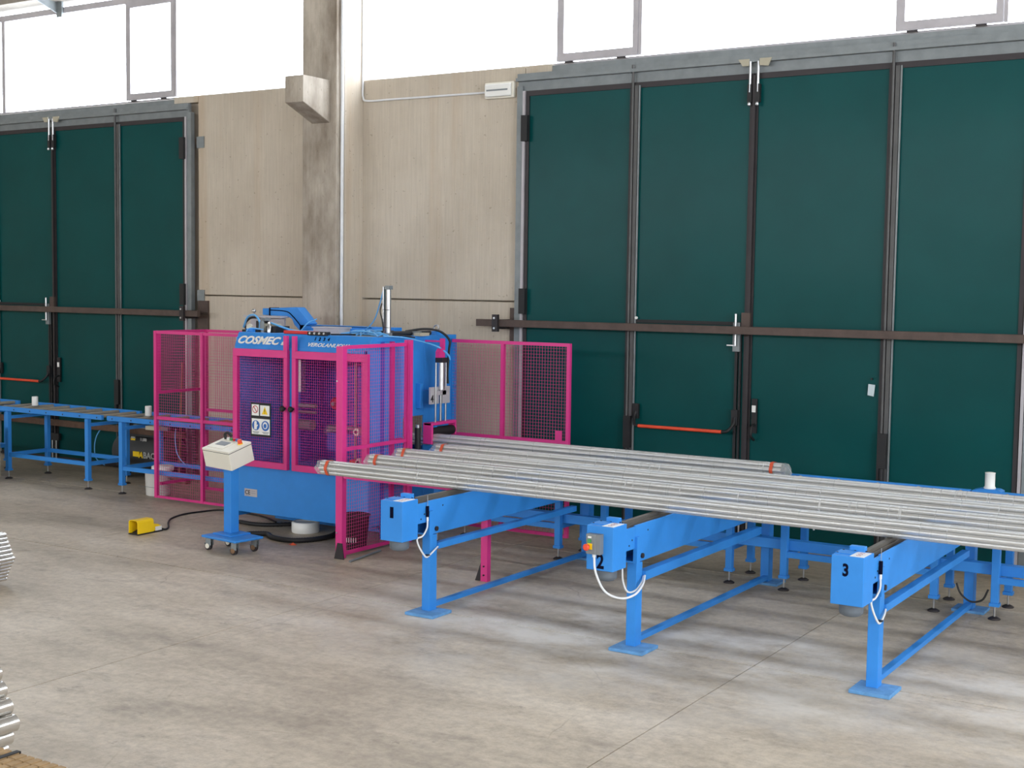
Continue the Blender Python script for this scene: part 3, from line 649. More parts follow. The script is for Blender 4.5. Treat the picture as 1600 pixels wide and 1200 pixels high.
# low portal rail from post A to post H -----------------------------------------------------
fr = thing('guard_rail', (-6.3, 8.66, 0), 'low magenta rail frame with a single leg under the wrapped bundles', 'rail')
MB().box(-7.085, -5.66, 8.645, 8.675, .685, .715).build('rail', 'pink', fr)
MB().box(-5.685, -5.625, 8.625, 8.675, 0, .715).build('post', 'pink', fr)
MB().prism([(-5.74, 0), (-5.685, 0), (-5.685, .155)], 8.63, 8.637).build('foot_gusset', 'dark', fr)
for z in (.05, .12): MB().cyl((-5.655, 8.617, z), (-5.655, 8.626, z), .007, 8).build('bolt_head', 'black', fr)
# rear panel beyond the machine -------------------------------------------------------------
fg = thing('mesh_fence_panel', (-6.65, 10.5, 0), 'magenta mesh guard panel behind the back bundle, against the right green door', 'fence')
MB().box(-7.27, -5.99, 10.485, 10.515, 1.77, 1.80).build('rail', 'pink', fg)
MB().box(-7.27, -5.99, 10.485, 10.515, .88, .91).build('rail', 'pink', fg)
MB().box(-7.27, -5.99, 10.485, 10.515, .02, .05).build('rail', 'pink', fg)
for x in (-6.70, -5.99): MB().box(x - .015, x + .018, 10.482, 10.518, .02, 1.80).build('post', 'pink', fg)
MB().box(-6.11, -6.04, 10.475, 10.485, .91, 1.0).build('corner_plate', 'pink', fg)
m = wires(MB(), -7.27, -6.0, .04, 1.78, 10.5, 'xz'); wires(m, -8.9, -7.30, .04, 1.30, 10.64, 'xz'); m.build('wire_mesh', 'pink', fg, kind='stuff')
# left cage: front, side and rear panels ----------------------------------------------------
fa = thing('mesh_fence_panel', (-9.9, 9.87, 0), 'magenta mesh guard panel in front of the left roller table, left of the control pedestal', 'fence')
for z0, z1 in ((1.765, 1.795), (.865, .895), (.03, .055)): MB().box(-10.63, -8.93, 9.86, 9.885, z0, z1).build('rail', 'pink', fa)
for x in (-10.625, -9.95): MB().box(x - .018, x + .018, 9.855, 9.89, .03, 1.795).build('post', 'pink', fa)
wires(MB(), -10.61, -8.93, .05, 1.77, 9.872, 'xz').build('wire_mesh', 'pink', fa, kind='stuff')
fs = thing('mesh_fence_panel', (-10.63, 10.22, 0), 'magenta mesh side panel closing the left end of the cage above the rollers', 'fence')
for z0, z1 in ((1.765, 1.795), (1.13, 1.16)): MB().box(-10.645, -10.62, 9.89, 10.57, z0, z1).build('rail', 'pink', fs)
MB().box(-10.655, -10.615, 9.895, 9.93, 1.13, 1.795).build('post', 'pink', fs)
MB().box(-10.645, -10.62, 9.93, 10.53, .155, .185).build('rail', 'pink', fs)
wires(MB(), 9.93, 10.56, 1.15, 1.77, -10.63, 'yz').build('wire_mesh', 'pink', fs, kind='stuff')
fb = thing('mesh_fence_panel', (-9.8, 10.6, 0), 'magenta mesh panel at the back of the cage behind the left roller table', 'fence')
for z0, z1 in ((1.765, 1.795), (.90, .93), (.03, .06)): MB().box(-10.63, -8.93, 10.575, 10.60, z0, z1).build('rail', 'pink', fb)
MB().box(-10.635, -10.60, 10.57, 10.605, .03, 1.795).box(-9.72, -9.69, 10.57, 10.605, .03, .80).build('post', 'pink', fb)
wires(MB(), -10.60, -8.93, .92, 1.77, 10.587, 'xz').build('wire_mesh', 'pink', fb, kind='stuff')

# ================================================================== ROLLER TABLES
def foot(x, y, par):
    m = MB().lathe((x, y, 0), [(.042, 0), (.045, .006), (.03, .016), (.014, .022)], 14).build('levelling_foot', 'dark', par)
    MB().cyl((x, y, .016), (x, y, .10), .0075, 8).build('screw_spindle', 'steel', m)
def table(x0, x1, yf, yr, label, group, gap_f=.0, rail_ext=.24, legs=None, two=False):
    tb = thing('roller_table', ((x0 + x1) / 2, (yf + yr) / 2, 0), label, 'conveyor', group)
    rx0, rx1 = x0 - rail_ext, x1 + rail_ext
    for y in (yf, yr):
        MB().box(rx0, rx1, y - .018, y + .018, .788, .84 if y == yf else .848).build('side_rail', 'blue', tb, bevel=.003)
    n = int((rx1 - rx0) / .262)
    for i in range(n):
        x = rx0 + .09 + i * (rx1 - rx0 - .16) / (n - 1)
        MB().cyl((x, yf + .022, .822), (x, yr - .022, .822), .020, 12).build('roller', 'roller', tb)
        m = MB(); m.cyl((x, yf - .024, .812), (x, yf - .021, .812), .008, 8).build('axle_end', 'dark', tb)
    for x in (x0, x1):
        for y in (yf, yr):
            lg = MB().box(x - .027, x + .027, y - .024, y + .024, .12, .785).box(x - .035, x + .035, y - .031, y + .031, .095, .12).build('leg', 'blue', tb, bevel=.002)
            foot(x, y, tb)
        MB().box(x - .02, x + .02, yf + .03, yr - .03, .262, .305).build('cross_rail', 'blue', tb)
        MB().box(x - .02, x + .02, yf + .03, yr - .03, .70, .735).build('cross_rail', 'blue', tb)
    for y in (yf, yr):
        MB().box(x0 + .027, x1 - .027, y - .017, y + .017, .260, .305).build('stretcher', 'blue', tb)
    return tb
g = 'roller tables left of the machine'
table(-13.15, -11.785, 9.95, 10.5, 'blue roller table left of the compressor, the one standing whole in view', g)
table(-15.27, -13.90, 9.95, 10.5, 'blue roller table at the left edge of the picture, mostly cut off', g)
tbl = table(-11.24, -9.45, 9.95, 10.5, 'blue roller table that runs inside the magenta cage into the machine', g, rail_ext=.22)
MB().box(-9.50, -8.91, 10.02, 10.45, .75, .80).build('infeed_plate', 'blue', tbl)
MB().box(-10.93, -10.80, 10.0, 10.1, .72, .76).build('valve_box', 'beige', tbl)
MB().box(-11.45, -10.66 - .25, 10.3, 10.34, .68, .72).build('cable_tray', 'grey', tbl)
MB().box(-9.98, -9.55, 10.15, 10.3, .80, .86).build('red_guard', 'red', tbl)
for gx, lab in ((-12.99, 'white upright guide roller on the left roller table, the farther left one'), (-11.10, 'white upright guide roller on the table just left of the magenta cage')):
    gr = thing('upright_guide_roller', (gx, 10.2, .845), lab, 'roller', 'white upright guide rollers')
    MB().lathe((gx, 10.2, .846), [(.034, 0), (.036, .006), (.036, .10), (.033, .106), (.018, .106)], 18).build('sleeve', 'white', gr)
    MB().box(gx - .05, gx + .05, 10.17, 10.23, .839, .846).build('mounting_plate', 'galv', gr)
# board and drip tray behind the left tables
o = MB().box(-15.8, -11.0, 10.60, 10.66, .565, .635).build('timber_board', 'board')
tag(o, 'long brown board seen under the rollers behind the left tables', 'board')
for x in (-15.6,): MB().box(x - .03, x + .03, 10.61, 10.65, 0, .55).build('leg', 'dark', o)

g = 'roller tables under the wrapped bundles'
table(-6.88, -5.62, 9.72, 10.16, 'blue roller table nearest the machine, under the left ends of the wrapped bundles', g, rail_ext=.09)
table(-5.18, -4.06, 9.72, 10.16, 'blue roller table in the gap left of the arm with the red button', g, rail_ext=.15)
table(-3.61, -2.47, 9.72, 10.16, 'blue roller table in the gap right of the arm with the red button', g, rail_ext=.13)
table(-2.045, -.92, 9.72, 10.16, 'blue roller table cut off by the right edge of the picture', g, rail_ext=.12)
tr = MB().box(-6.95, -.6, 9.755, 9.84, .308, .385)
tr = tag(tr.build('cable_trunking', 'blue', bevel=.004), 'long blue trunking running low behind the table legs', 'trunking')
MB().box(-6.95, -.6, 9.751, 9.755, .365, .385).build('trunking_lid', 'blue', tr)
gr = thing('upright_guide_roller', (-2.215, 10.2, .84), 'fat white upright guide roller on a blue bracket behind the bundles at far right', 'roller', 'white upright guide rollers')
MB().lathe((-2.215, 10.2, .86), [(.042, 0), (.044, .008), (.036, .02), (.036, .115), (.039, .12), (.030, .122)], 20).build('sleeve', 'white', gr)
MB().prism([(-2.33, .845), (-2.27, .862), (-2.15, .862), (-2.12, .85), (-2.12, .80), (-2.33, .80)], 10.14, 10.26).build('bracket', 'blue', gr)

# ================================================================== STACKING ARMS
def arm(X, num):
    label = 'blue stacking arm marked %s, %s' % (num, {'1': 'the one nearest the machine', '2': 'with a grey switch box and red button', '3': 'the one farthest right'}[num])
    a = thing('stacking_arm', (X - .04, 8.7, 0), label, 'conveyor arm', 'numbered blue stacking arms')
    lx0, lx1 = X - .068, X
    MB().box(lx0, lx1, 7.53, 7.615, .02, .56).build('leg', 'blue', a, bevel=.003)
    MB().box(X - .135, X + .105, 7.42, 7.655, 0, .022).build('base_plate', 'dusty', a, bevel=.004)
    MB().box(lx0 - .01, lx1 - .01, 9.85, 9.94, .02, .77).build('leg', 'blue', a, bevel=.003)
    MB().box(X - .15, X + .08, 9.80, 10.0, 0, .02).build('base_plate', 'dusty', a, bevel=.004)
    MB().box(lx0 + .012, lx1 - .012, 7.615, 9.85, .035, .068).build('lower_tie_bar', 'blue', a, bevel=.003)
    MB().box(X - .04, X + (.022 if num == '2' else .012), 7.62, 9.60, .438 if num == '2' else .452, .497).build('upper_tie_bar', 'blue', a, bevel=.003)
    # beam: channel, 565-807 mm high
    b = MB().box(X - .012, X, 7.50, 9.95, .565, .807).box(X - .12, X - .108, 7.50, 9.95, .565, .807).box(X - .108, X - .012, 7.50, 9.95, .565, .577).box(X - .108, X - .012, 7.50, 9.95, .74, .752)
    bm_ = b.build('beam', 'blue', a, bevel=.002)
    MB().box(X - .012, X - .001, 7.37, 7.50, .66, .80).box(X - .12, X - .108, 7.37, 7.50, .66, .80).box(X - .108, X - .012, 7.37, 7.50, .70, .712).build('beam_nose', 'blue', a)
    MB().box(X - .001, X + .016, 7.50, 7.545, .565, .735).build('hinge_plate', 'blue', a)
    MB().cyl((X, 7.60, .60), (X + .012, 7.60, .60), .017, 12).build('pivot_bolt', 'dark', a)
    for (yy, zz) in ((7.68, .755), (7.42, .69), (7.46, .72), (8.75, .79), (8.6, .775)): MB().cyl((X - .001, yy, zz), (X + .0015, yy, zz), .006, 8).build('bolt_hole', 'black', a)
    # chain and its guides
    MB().box(X - .085, X - .055, 7.44, 9.96, .80, .832).build('chain', 'belt', a)
    MB().box(X - .098, X - .090, 7.44, 9.96, .752, .812).box(X - .050, X - .042, 7.44, 9.96, .752, .812).build('chain_guide', 'belt', a)
    # motor box
    mb = MB().box(X - .187, X, 7.205, 7.385, .558, .836).build('motor_box', 'blue', a, bevel=.004)
    MB().box(X - .182, X - .09, 7.25, 7.36, .836, .842).build('box_lid', 'blue', mb)
    for (dx, yy) in ((-.17, 7.26), (-.10, 7.36), (-.165, 7.35), (-.04, 7.37)): MB().cyl((X + dx, yy, .84), (X + dx, yy, .8445), .006, 8).build('lid_screw', 'black', mb)
    st = MB().box(X - .085, X - .006, 7.215, 7.355, .836, .8385).build('warning_sticker', 'white', mb)
    for k in range(3):
        r_ = MB(); n = 14; cx, cy = X - .046, 7.245 + k * .038
        r_.add([(cx + q * math.cos(2 * math.pi * i / n), cy + q * .9 * math.sin(2 * math.pi * i / n), .8395) for q in (.013, .009) for i in range(n)], [(i, (i + 1) % n, n + (i + 1) % n, n + i) for i in range(n)])
        r_.build('sticker_mark', 'signred', mb)
    MB().lathe((X - .095, 7.30, .485), [(.048, 0), (.066, .012), (.068, .03), (.068, .075)], 18).build('motor_end', 'motor', mb)
    MB().box(X - .135, X - .045, 7.36, 7.40, .70, .868).build('tension_block', 'blue', mb, bevel=.004)
    if num == '2':
        textmesh(num, .125, (X - .112, 7.203, .575), 'navy', mb, ext=.0006, off=.004, sx=.8)
        sw = MB().box(X - .165, X - .098, 7.155, 7.205, .665, .79).build('switch_box', 'grey', mb, bevel=.004)
        MB().box(X - .098, X - .068, 7.16, 7.205, .665, .79).build('switch_box_side', 'grey', mb)
        MB().box(X - .150, X - .126, 7.1535, 7.155, .765, .777).build('switch_label', 'white', sw)
        MB().cyl((X - .138, 7.145, .748), (X - .138, 7.155, .748), .012, 12).build('start_button', 'green_b', sw)
        MB().box(X - .153, X - .120, 7.152, 7.155, .695, .732).build('button_plate', 'yellow', sw)
        MB().lathe((X - .145, 7.152, .712), [(.010, 0), (.012, -.015), (.020, -.02), (.022, -.032), (.015, -.038)], 14, 'y').build('stop_button', 'orange', sw, label='orange-red mushroom stop button')
        MB().cyl((X - .118, 7.18, .645), (X - .118, 7.18, .668), .012, 10).build('cable_gland', 'cable', sw)
        MB().tube(spline([(X - .118, 7.18, .65), (X - .105, 7.18, .55), (X - .06, 7.22, .43), (X - .0, 7.32, .375), (X + .045, 7.42, .385), (X + .05, 7.52, .43), (X + .02, 7.61, .47)], 6), .0072, 8).build('power_cable', 'cable', sw)
        MB().tube(spline([(X - .02, 7.37, .56), (X - .018, 7.38, .47), (X - .0, 7.41, .40), (X + .025, 7.47, .40), (X + .03, 7.55, .44), (X + .01, 7.61, .465)], 6), .0062, 8).build('power_cable', 'cable', sw)
    else:
        textmesh(num, .095, (X - .122, 7.203, .725), 'navy', mb, ext=.0006, off=.006 if num == '1' else .0035, sx=1.35 if num == '1' else .8)
        pc = MB().cyl((X + .012, 7.48, .70), (X + .012, 7.48, .775), .011, 10).build('proximity_sensor', 'navy', a)
        MB().cyl((X + .012, 7.48, .775), (X + .012, 7.48, .85), .0022, 6).build('sensor_whisker', 'steel', pc)
        MB().cyl((X + .012, 7.48, .672), (X + .012, 7.48, .70), .008, 10).build('sensor_plug', 'white', pc)
        MB().tube(spline([(X + .012, 7.48, .675), (X + .014, 7.47, .62), (X + .0, 7.44, .57), (X - .01, 7.39, .555), (X + .0, 7.40, .50), (X + .012, 7.44, .44), (X + .02, 7.47, .42), (X + .022, 7.54, .45), (X + .01, 7.61, .47)], 6), .0062, 8).build('sensor_cable', 'cable', a)
        MB().box(X - .0, X + .035, 7.455, 7.485, .43, .436).build('cable_tie', 'black', a)
    return a
for X, n in ((-5.39, '1'), (-3.776, '2'), (-2.215, '3')): arm(X, n)
# loose cables behind the arms
for pts, mt, lab in (([(-3.62, 9.98, .60), (-3.55, 10.0, .56), (-3.5, 10.0, .50), (-3.48, 10.0, .44)], 'cable', 'thin white cable hanging behind the table legs near arm 2'),
                     ([(-2.30, 9.66, .24), (-2.27, 9.66, .17), (-2.20, 9.66, .12), (-2.12, 9.66, .14), (-2.08, 9.66, .22)], 'black', 'black cable loop hanging low between the table legs near arm 3')):
    tag(MB().tube(spline(pts, 6), .007, 8).build('hanging_cable', mt), lab, 'cable')

# ================================================================== WRAPPED BUNDLES
PD = .0195
def bundle(x0, x1, Y, zb, label, strap_x, tip=(True, True), seed=0):
    rn = random.Random(seed)
    b = thing('pipe_bundle', ((x0 + x1) / 2, Y, zb), label, 'pipe bundle', 'film-wrapped pipe bundles')
    cz = zb + PD + 2 * PD * .866 + .002
    cs = [(0, 0)] + [(2 * PD * math.cos(k * math.pi / 3), 2 * PD * math.sin(k * math.pi / 3)) for k in range(6)]
    for (dy, dz) in cs:
        MB().cyl((x0, Y + dy, cz + dz), (x1, Y + dy, cz + dz), PD * .95, 16).build('pipe', 'wrapped', b)
    R0 = PD * 1.06; prof = []
    for k in range(6):
        a = k * math.pi / 3
        for da in (-.42, -.14, .14, .42):
            prof.append((2 * PD * math.cos(a) + R0 * math.cos(a + da), 2 * PD * math.sin(a) + R0 * math.sin(a + da)))
    n = len(prof); xs = []; x = x0 - .012
    while x < x1 + .012: xs.append((x, 1.0)); x += .4
    xs.append((x1 + .012, 1.0))
    rows = []
    if tip[0]: rows += [(x0 - .085, .10, .015), (x0 - .06, .45, .008), (x0 - .03, .85, 0)]
    rows += [(xx, 1.0 + rn.uniform(0, .004), 0) for xx, _ in xs]
    if tip[1]: rows += [(x1 + .03, .85, 0), (x1 + .055, .45, .01), (x1 + .07, .12, .02)]
    vs = []
    for (xx, s_, dz) in rows:
        for (py, pz) in prof:
            j = 1 + (rn.uniform(-.12, .12) if s_ < .95 else 0)
            vs.append((xx + (rn.uniform(-.008, .008) if s_ < .95 else 0), Y + py * s_ * j, max(zb, cz + pz * s_ * j - dz)))
    m = MB(); m.add(vs, [(i * n + k, i * n + (k + 1) % n, (i + 1) * n + (k + 1) % n, (i + 1) * n + k) for i in range(len(rows) - 1) for k in range(n)])
    m.add(vs, [tuple(range(n)), tuple(range((len(rows) - 1) * n, len(rows) * n))])
    m.build('plastic_film', 'film', b)
    for sx_ in strap_x:
        m = MB(); vs = []
        for xx in (sx_ - .014, sx_ + .014):
            vs += [(xx, Y + py * 1.06, max(zb - .001, cz + pz * 1.06)) for (py, pz) in prof]
        m.add(vs, [(k, (k + 1) % n, n + (k + 1) % n, n + k) for k in range(n)], True)
        m.build('strap', 'strap', b, label='orange tape strap')
    return b
ZB = .833
bd = ((-6.638, 7.94, 'clear-wrapped pipe bundle nearest the camera, its taped end farthest left'),
      (-6.576, 8.47, 'second clear-wrapped pipe bundle counted from the camera'),
      (-6.647, 8.935, 'third clear-wrapped pipe bundle counted from the camera'),
      (-6.572, 9.386, 'fourth clear-wrapped pipe bundle counted from the camera'))
for i, (x, Y, lab) in enumerate(bd):
    bundle(x - .07, x + 6.1, Y, ZB, lab, (x,), seed=i)
bundle(-8.3, -3.72, 9.93, .8455, 'rearmost clear-wrapped pipe bundle, running out of the machine', (-3.80,), seed=9)

# ================================================================== CONTROL PEDESTAL
cp = thing('control_pedestal', (-8.1, 8.42, 0), 'blue wheeled pedestal with a cream push-button control box', 'control panel')
Rz = Matrix.Rotation(-.12, 3, 'Z')
MB().obox((-8.085, 8.37, .122), .45, .32, .022, Rz).build('wheel_plate', 'blue', cp, bevel=.01)
MB().obox((-8.14, 8.42, .139), .24, .22, .012, Rz).build('post_flange', 'blue', cp, bevel=.003)
MB().obox((-8.16, 8.435, .43), .095, .09, .57, Rz).build('post', 'blue', cp, bevel=.004)
for dx in (-1, 1):
    for dy in (-1, 1):
        if (dx, dy) == (-1, 1): pass
        c = V((-8.085, 8.37, 0)) + Rz @ V((dx * .17, dy * .11, 0))
        cs_ = MB().box(c.x - .03, c.x + .03, c.y - .018, c.y - .014, .045, .10).box(c.x - .03, c.x + .03, c.y + .014, c.y + .018, .045, .10).box(c.x - .03, c.x + .03, c.y - .018, c.y + .018, .10, .111)
        cas = cs_.build('caster', 'galv', cp)
        MB().cyl((c.x - .012, c.y - .012, .036), (c.x - .012, c.y + .012, .036), .036, 16).build('wheel', 'dark', cas)
        MB().cyl((c.x - .012, c.y - .020, .036), (c.x - .012, c.y + .020, .036), .022, 14).build('wheel_hub', 'wood' if dx > 0 else 'cream', cas)
        MB().box(c.x - .055, c.x - .03, c.y - .01, c.y + .01, .05, .058).build('brake_lever', 'galv', cas)
al, be, ga, bw_, bd_, bh_ = .272, .036, -.094, .339, .262, .173
RB = Matrix.Rotation(ga, 3, 'Z') @ Matrix.Rotation(al, 3, 'X') @ Matrix.Rotation(be, 3, 'Y')
BC = V((-8.178, 8.418, .828))
def bp(x, y, z): return BC + RB @ V((x, y, z))
cb = MB().obox(BC - RB @ V((0, 0, .012)), bw_, bd_, bh_ - .024, RB).build('control_box', 'cream', cp, bevel=.004)
MB().obox(bp(0, 0, bh_ / 2 - .010), bw_ + .003, bd_ + .003, .020, RB).build('box_lid', 'cream', cb, bevel=.004)
MB().obox(bp(0, 0, bh_ / 2 - .0225), bw_ - .004, bd_ - .004, .004, RB).build('lid_seam', 'black', cb)
MB().obox(bp(-.045, -.02, bh_ / 2 + .003), .20, .15, .006, RB).build('display_bezel', 'cream', cb, bevel=.003)
MB().obox(bp(-.04, .0, bh_ / 2 + .007), .125, .075, .003, RB).build('display', 'grey', cb)
for (x, y, mt, r_) in ((-.085, .10, 'white', .014), (-.045, .10, 'green_b', .014), (-.005, .10, 'red', .014), (.03, .10, 'signblue', .014), (.065, .10, 'white', .012)):
    p = bp(x, y, bh_ / 2); q = bp(x, y, bh_ / 2 + .018); MB().cyl(p, q, r_, 12).build('push_button', mt, cb)
p = bp(.115, .055, bh_ / 2); MB().cyl(p, bp(.115, .055, bh_ / 2 + .006), .024, 14).build('button_ring', 'yellow', cb)
MB().cyl(bp(.115, .055, bh_ / 2 + .006), bp(.115, .055, bh_ / 2 + .04), .019, 16).build('stop_button', 'orange', cb, bevel=.003)
MB().tube(spline([bp(-.12, .10, bh_ / 2), bp(-.13, .11, bh_ / 2 + .04), bp(-.10, .12, bh_ / 2 + .055), bp(-.07, .13, bh_ / 2 + .02)], 5), .012, 8).build('cable_loop', 'black', cb)

# foot pedal with cable
fp = thing('foot_pedal', (-9.3, 8.5, 0), 'yellow foot pedal switch with a hood, on the floor left of the pedestal', 'pedal')
m = MB(); x0, x1, y0, y1, h = -9.375, -9.255, 8.37, 8.56, .135
pr_ = [(x0, .012), (x0, h - .02), (x0 + .012, h - .004), (x0 + .03, h), (x1 - .03, h), (x1 - .012, h - .004), (x1, h - .02), (x1, .012)]
pi_ = [(x0 + .006, .012), (x0 + .006, h - .024), (x0 + .016, h - .010), (x0 + .032, h - .006), (x1 - .032, h - .006), (x1 - .016, h - .010), (x1 - .006, h - .024), (x1 - .006, .012)]
k = len(pr_); vs = [(a, y0, b) for a, b in pr_] + [(a, y1, b) for a, b in pr_] + [(a, y0, b) for a, b in pi_] + [(a, y1 - .006, b) for a, b in pi_]
fs_ = [(i, i + 1, k + i + 1, k + i) for i in range(k - 1)] + [(2 * k + i, 3 * k + i, 3 * k + i + 1, 2 * k + i + 1) for i in range(k - 1)] + [(i, 2 * k + i, 2 * k + i + 1, i + 1) for i in range(k - 1)] + [tuple(range(k, 2 * k)), tuple(range(4 * k - 1, 3 * k - 1, -1))]
m.add(vs, fs_); m.build('hood', 'yellow', fp)
MB().prism([(y1, .012), (y1, .075), (8.63, .07), (8.66, .055), (8.66, .012)], -9.36, -9.27, 'x').build('tail_housing', 'yellow', fp, bevel=.004)
MB().box(x0 - .004, x1 + .004, y0, 8.67, 0, .012).build('base', 'black', fp)
MB().box(-9.268, -9.262, 8.59, 8.665, .012, .05).build('name_tag', 'white', fp)
MB().prism([(y0 + .03, .02), (y0 + .16, .055), (y0 + .16, .045), (y0 + .03, .014)], x0 + .02, x1 - .02, 'x').build('treadle', 'black', fp)
m = MB().tube(spline([(-9.30, 8.655, .03), (-9.262, 8.70, .010), (-9.315, 8.796, .008), (-9.516, 8.986, .008), (-9.648, 9.153, .008), (-9.725, 9.37, .008), (-9.709, 9.571, .008), (-9.613, 9.787, .008), (-9.30, 9.80, .008), (-9.0, 9.75, .008), (-8.7, 9.6, .008)], 7), .009, 8)
tag(m.build('pedal_cable', 'black'), 'thin black cable snaking over the floor from the yellow pedal to the machine', 'cable')
def corr(pts, r_, name, lab):
    P = spline(pts, 14); m = MB(); n = 10; vs = []; up = V((0, 0, 1))
    for i, p in enumerate(P):
        t_ = (P[min(i + 1, len(P) - 1)] - P[max(i - 1, 0)]).normalized(); b = t_.cross(up).normalized(); u = b.cross(t_)
        q = r_ * (1.0 if i % 2 else .90)
        vs += [p + (u * math.cos(2 * math.pi * k / n) + b * math.sin(2 * math.pi * k / n)) * q for k in range(n)]
    m.add(vs, [(i * n + k, i * n + (k + 1) % n, (i + 1) * n + (k + 1) % n, (i + 1) * n + k) for i in range(len(P) - 1) for k in range(n)], True)
    return tag(m.build(name, 'black'), lab, 'hose')
corr([(-8.22, 8.63, .05), (-8.30, 8.72, .026), (-8.40, 8.84, .026), (-8.42, 8.95, .024), (-8.30, 9.03, .024), (-8.148, 8.939, .024), (-7.975, 8.915, .024), (-7.841, 8.976, .024), (-7.763, 9.146, .024), (-7.781, 9.364, .024), (-7.963, 9.70, .024)], .024, 'corrugated_hose', 'black corrugated hose looping over the floor from the pedestal to under the machine')
corr([(-8.95, 9.36, .02), (-8.78, 9.35, .02), (-8.612, 9.40, .02), (-8.45, 9.58, .02), (-8.35, 9.70, .02)], .020, 'corrugated_hose', 'short black hose lying close under the front edge of the machine')
m = MB(); m.add([(-7.88, 8.86, .001), (-7.84, 8.84, .001), (-7.80, 8.87, .001), (-7.82, 8.90, .001), (-7.86, 8.90, .001), (-7.84, 8.87, .022)], [(0, 1, 5), (1, 2, 5), (2, 3, 5), (3, 4, 5), (4, 0, 5), (4, 3, 2, 1, 0)])
tag(m.build('tape_scrap', 'strap'), 'small orange scrap of tape on the floor before the machine', 'scrap')
o = MB().cyl((-6.955, 8.575, .010), (-7.035, 9.09, .010), .010, 8).build('steel_rod', 'grey')
tag(o, 'grey rod lying on the floor along the foot of the magenta mesh panel', 'rod')

# waste bin beside the machine
wb = thing('waste_bin', (-7.30, 9.12, 0), 'black tapered waste bin with pale strips, behind the magenta mesh at the machine corner', 'bin')
WB = (-7.37, 9.02, 0)
WB = (-7.315, 9.08, 0)
MB().lathe(WB, [(.10, 0), (.105, .01), (.132, .285), (.140, .29), (.140, .30), (.128, .30), (.100, .02)], 26).build('tub', 'black', wb)
m = MB()
for i in range(9):
    a = math.radians(-125 + i * 10); r0_, r1_ = .113, .117
    m.box(WB[0] + r1_ * math.cos(a) - .003, WB[0] + r1_ * math.cos(a) + .003, WB[1] + r1_ * math.sin(a) - .003, WB[1] + r1_ * math.sin(a) + .003, .07, .11)
m.build('label_strip', 'white', wb)

# ================================================================== BEHIND THE LEFT TABLES
ac = thing('air_compressor', (-12.0, 11.0, 0), 'dark grey horizontal air compressor with yellow ABAC lettering, behind the left roller tables', 'compressor')
MB().lathe((-12.45, 11.0, .30), [(.06, 0), (.15, .03), (.205, .08), (.215, .14), (.215, .84), (.205, .90), (.15, .95), (.06, .98)], 28, 'x').build('tank', 'tank', ac)
MB().box(-12.25, -11.6, 10.85, 11.15, .50, .56).build('motor_base', 'tank', ac)
MB().box(-12.22, -11.6, 10.83, 11.15, .56, .70).build('motor_cover', 'black', ac, bevel=.02)
for x in (-12.2, -11.65):
    w_ = MB().cyl((x, 10.83, .085), (x, 10.87, .085), .085, 18).build('wheel', 'black', ac)
    MB().box(x - .03, x + .03, 10.87, 11.0, .06, .14).build('wheel_bracket', 'dark', ac)
MB().box(-11.99, -11.885, 10.776, 10.786, .27, .33).build('yellow_stripe', 'yellow', ac)
textmesh('A', .10, (-11.89, 10.772, .262), 'yellow', ac, ext=.001, off=.003, shear=.2); textmesh('BAC', .10, (-11.815, 10.772, .262), 'dull', ac, ext=.001, off=.003)
textmesh('air', .05, (-12.13, 10.772, .31), 'dull', ac, ext=.001); textmesh('50', .04, (-12.12, 10.772, .265), 'dull', ac, ext=.001)
MB().box(-12.05, -11.98, 10.80, 10.806, .455, .475).build('yellow_stripe', 'yellow', ac)
textmesh('ABAC', .032, (-12.055, 10.806, .477), 'white', ac, ext=.001); textmesh('11,000', .05, (-11.90, 10.804, .455), 'white', ac, ext=.001, sx=.8)
m = MB().tube(spline([(-12.16, 10.70, .69), (-12.32, 10.70, .66), (-12.45, 10.70, .56), (-12.53, 10.70, .46), (-12.56, 10.70, .33), (-12.55, 10.72, .20), (-12.5, 10.8, .12)], 6), .007, 8)
tag(m.build('air_hose', 'hose'), 'thin light blue air hose arching left of the compressor', 'hose')
m = MB().tube(spline([(-10.89, 10.40, .70), (-10.90, 10.40, .60), (-10.88, 10.40, .45), (-10.80, 10.38, .37), (-10.70, 10.36, .32)], 6), .006, 8)
tag(m.build('air_hose', 'hose'), 'thin pale blue air hose hanging inside the left magenta cage', 'hose')
bu = thing('plastic_bucket', (-10.9, 10.1, 0), 'white plastic bucket under the roller table at the left cage corner', 'bucket')
MB().lathe((-10.89, 10.14, 0), [(.12, 0), (.13, .006), (.14, .24), (.147, .245), (.147, .262), (.135, .262)], 26).build('tub', 'white', bu)
MB().lathe((-10.86, 10.18, .262), [(.11, 0), (.12, .01), (.12, .05), (.11, .055)], 24).build('film_roll', 'white', bu)
MB().box(-11.04, -10.74, 9.995, 9.999, .10, .103).build('seam_line', 'grey', bu)
br_ = thing('wooden_broom', (-11.25, 10.85, 0), 'wooden broom handle leaning behind the left magenta cage', 'broom')
MB().cyl((-11.34, 10.88, .06), (-11.70, 11.28, 1.36), .013, 8).build('handle', 'wood', br_)
MB().box(-11.42, -11.2, 10.84, 10.92, .0, .07).build('brush_head', 'wood', br_)
o = thing('grey_cabinet', (-13.6, 9.3, 0), 'pale beige upright cabinet cut off by the left edge of the picture', 'cabinet')
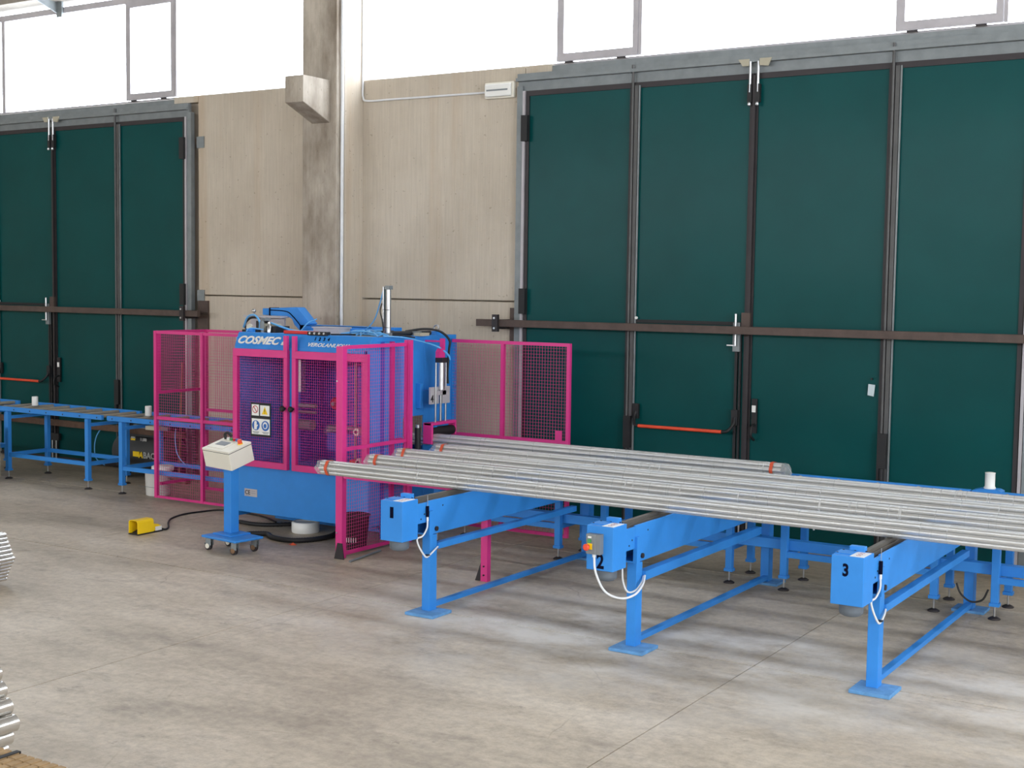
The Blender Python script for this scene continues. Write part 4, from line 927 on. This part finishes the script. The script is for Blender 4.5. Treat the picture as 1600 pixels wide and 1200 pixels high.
MB().box(-13.8, -12.96, 9.25, 9.7, .06, .64).build('body', 'beige', o, bevel=.01); MB().box(-13.78, -12.98, 9.27, 9.68, 0, .06).build('plinth', 'black', o)
MB().box(-13.75, -13.0, 9.24, 9.25, .12, .60).build('door', 'beige', o)

# ================================================================== STEEL TUBE STACKS (left foreground)
def stack(xc, y1, L, r_, rows_half, label, name, grp, bz=.03):
    st = thing(name, (xc, y1 - L / 2, 0), label, 'tube stack', grp)
    n = rows_half; z = r_ + bz
    for row in range(2 * n - 1):
        k = n + min(row, 2 * n - 2 - row)
        for i in range(k):
            x = xc + (i - (k - 1) / 2) * 2 * r_
            zz = z + row * r_ * 1.732
            MB().cyl((x, y1 - L + random.uniform(-.004, .004), zz), (x, y1 + random.uniform(-.004, .004), zz), r_ * .97, 14).build('tube', 'tube', st)
    for yy in (y1 - .5, y1 - L + .3):
        MB().box(xc - n * 2 * r_ * .9, xc + n * 2 * r_ * .9, yy - .04, yy + .04, 0, bz).build('bearer', 'wood', st)
    return st
stack(-5.40, 3.91, 1.6, .041, 4, 'stack of large bright steel tubes at the lower left edge of the picture', 'tube_stack', 'stacks of loose steel tubes', .004)
stack(-8.64, 6.42, 1.8, .0162, 7, 'stack of thin bright steel tubes halfway up the left edge of the picture', 'tube_stack', 'stacks of loose steel tubes')
# strapped bundle of brown ribbed battens in the corner
bt = thing('batten_bundle', (-5.0, 3.3, 0), 'strapped pack of brown ribbed battens in the bottom left corner', 'batten pack')
ZT = .30
for r_i in range(3):
    for c_i in range(5):
        m = MB(); y0 = 3.60 - c_i * .062 - .056; z0 = ZT - .05 - r_i * .052
        x = -5.05
        while x < -4.0:
            m.box(x, x + .035, y0, y0 + .056, z0, z0 + .044).box(x + .035, x + .05, y0 + .004, y0 + .052, z0, z0 + .040); x += .05
        m.build('batten', 'batten', bt)
for x in (-5.0, -4.35): MB().box(x - .05, x + .05, 3.28, 3.62, 0, ZT - .16).build('bearer', 'wood', bt)
MB().box(-4.735, -4.71, 3.285, 3.603, ZT - .003, ZT + .001).box(-4.735, -4.71, 3.602, 3.606, ZT - .16, ZT).build('strap', 'black', bt)
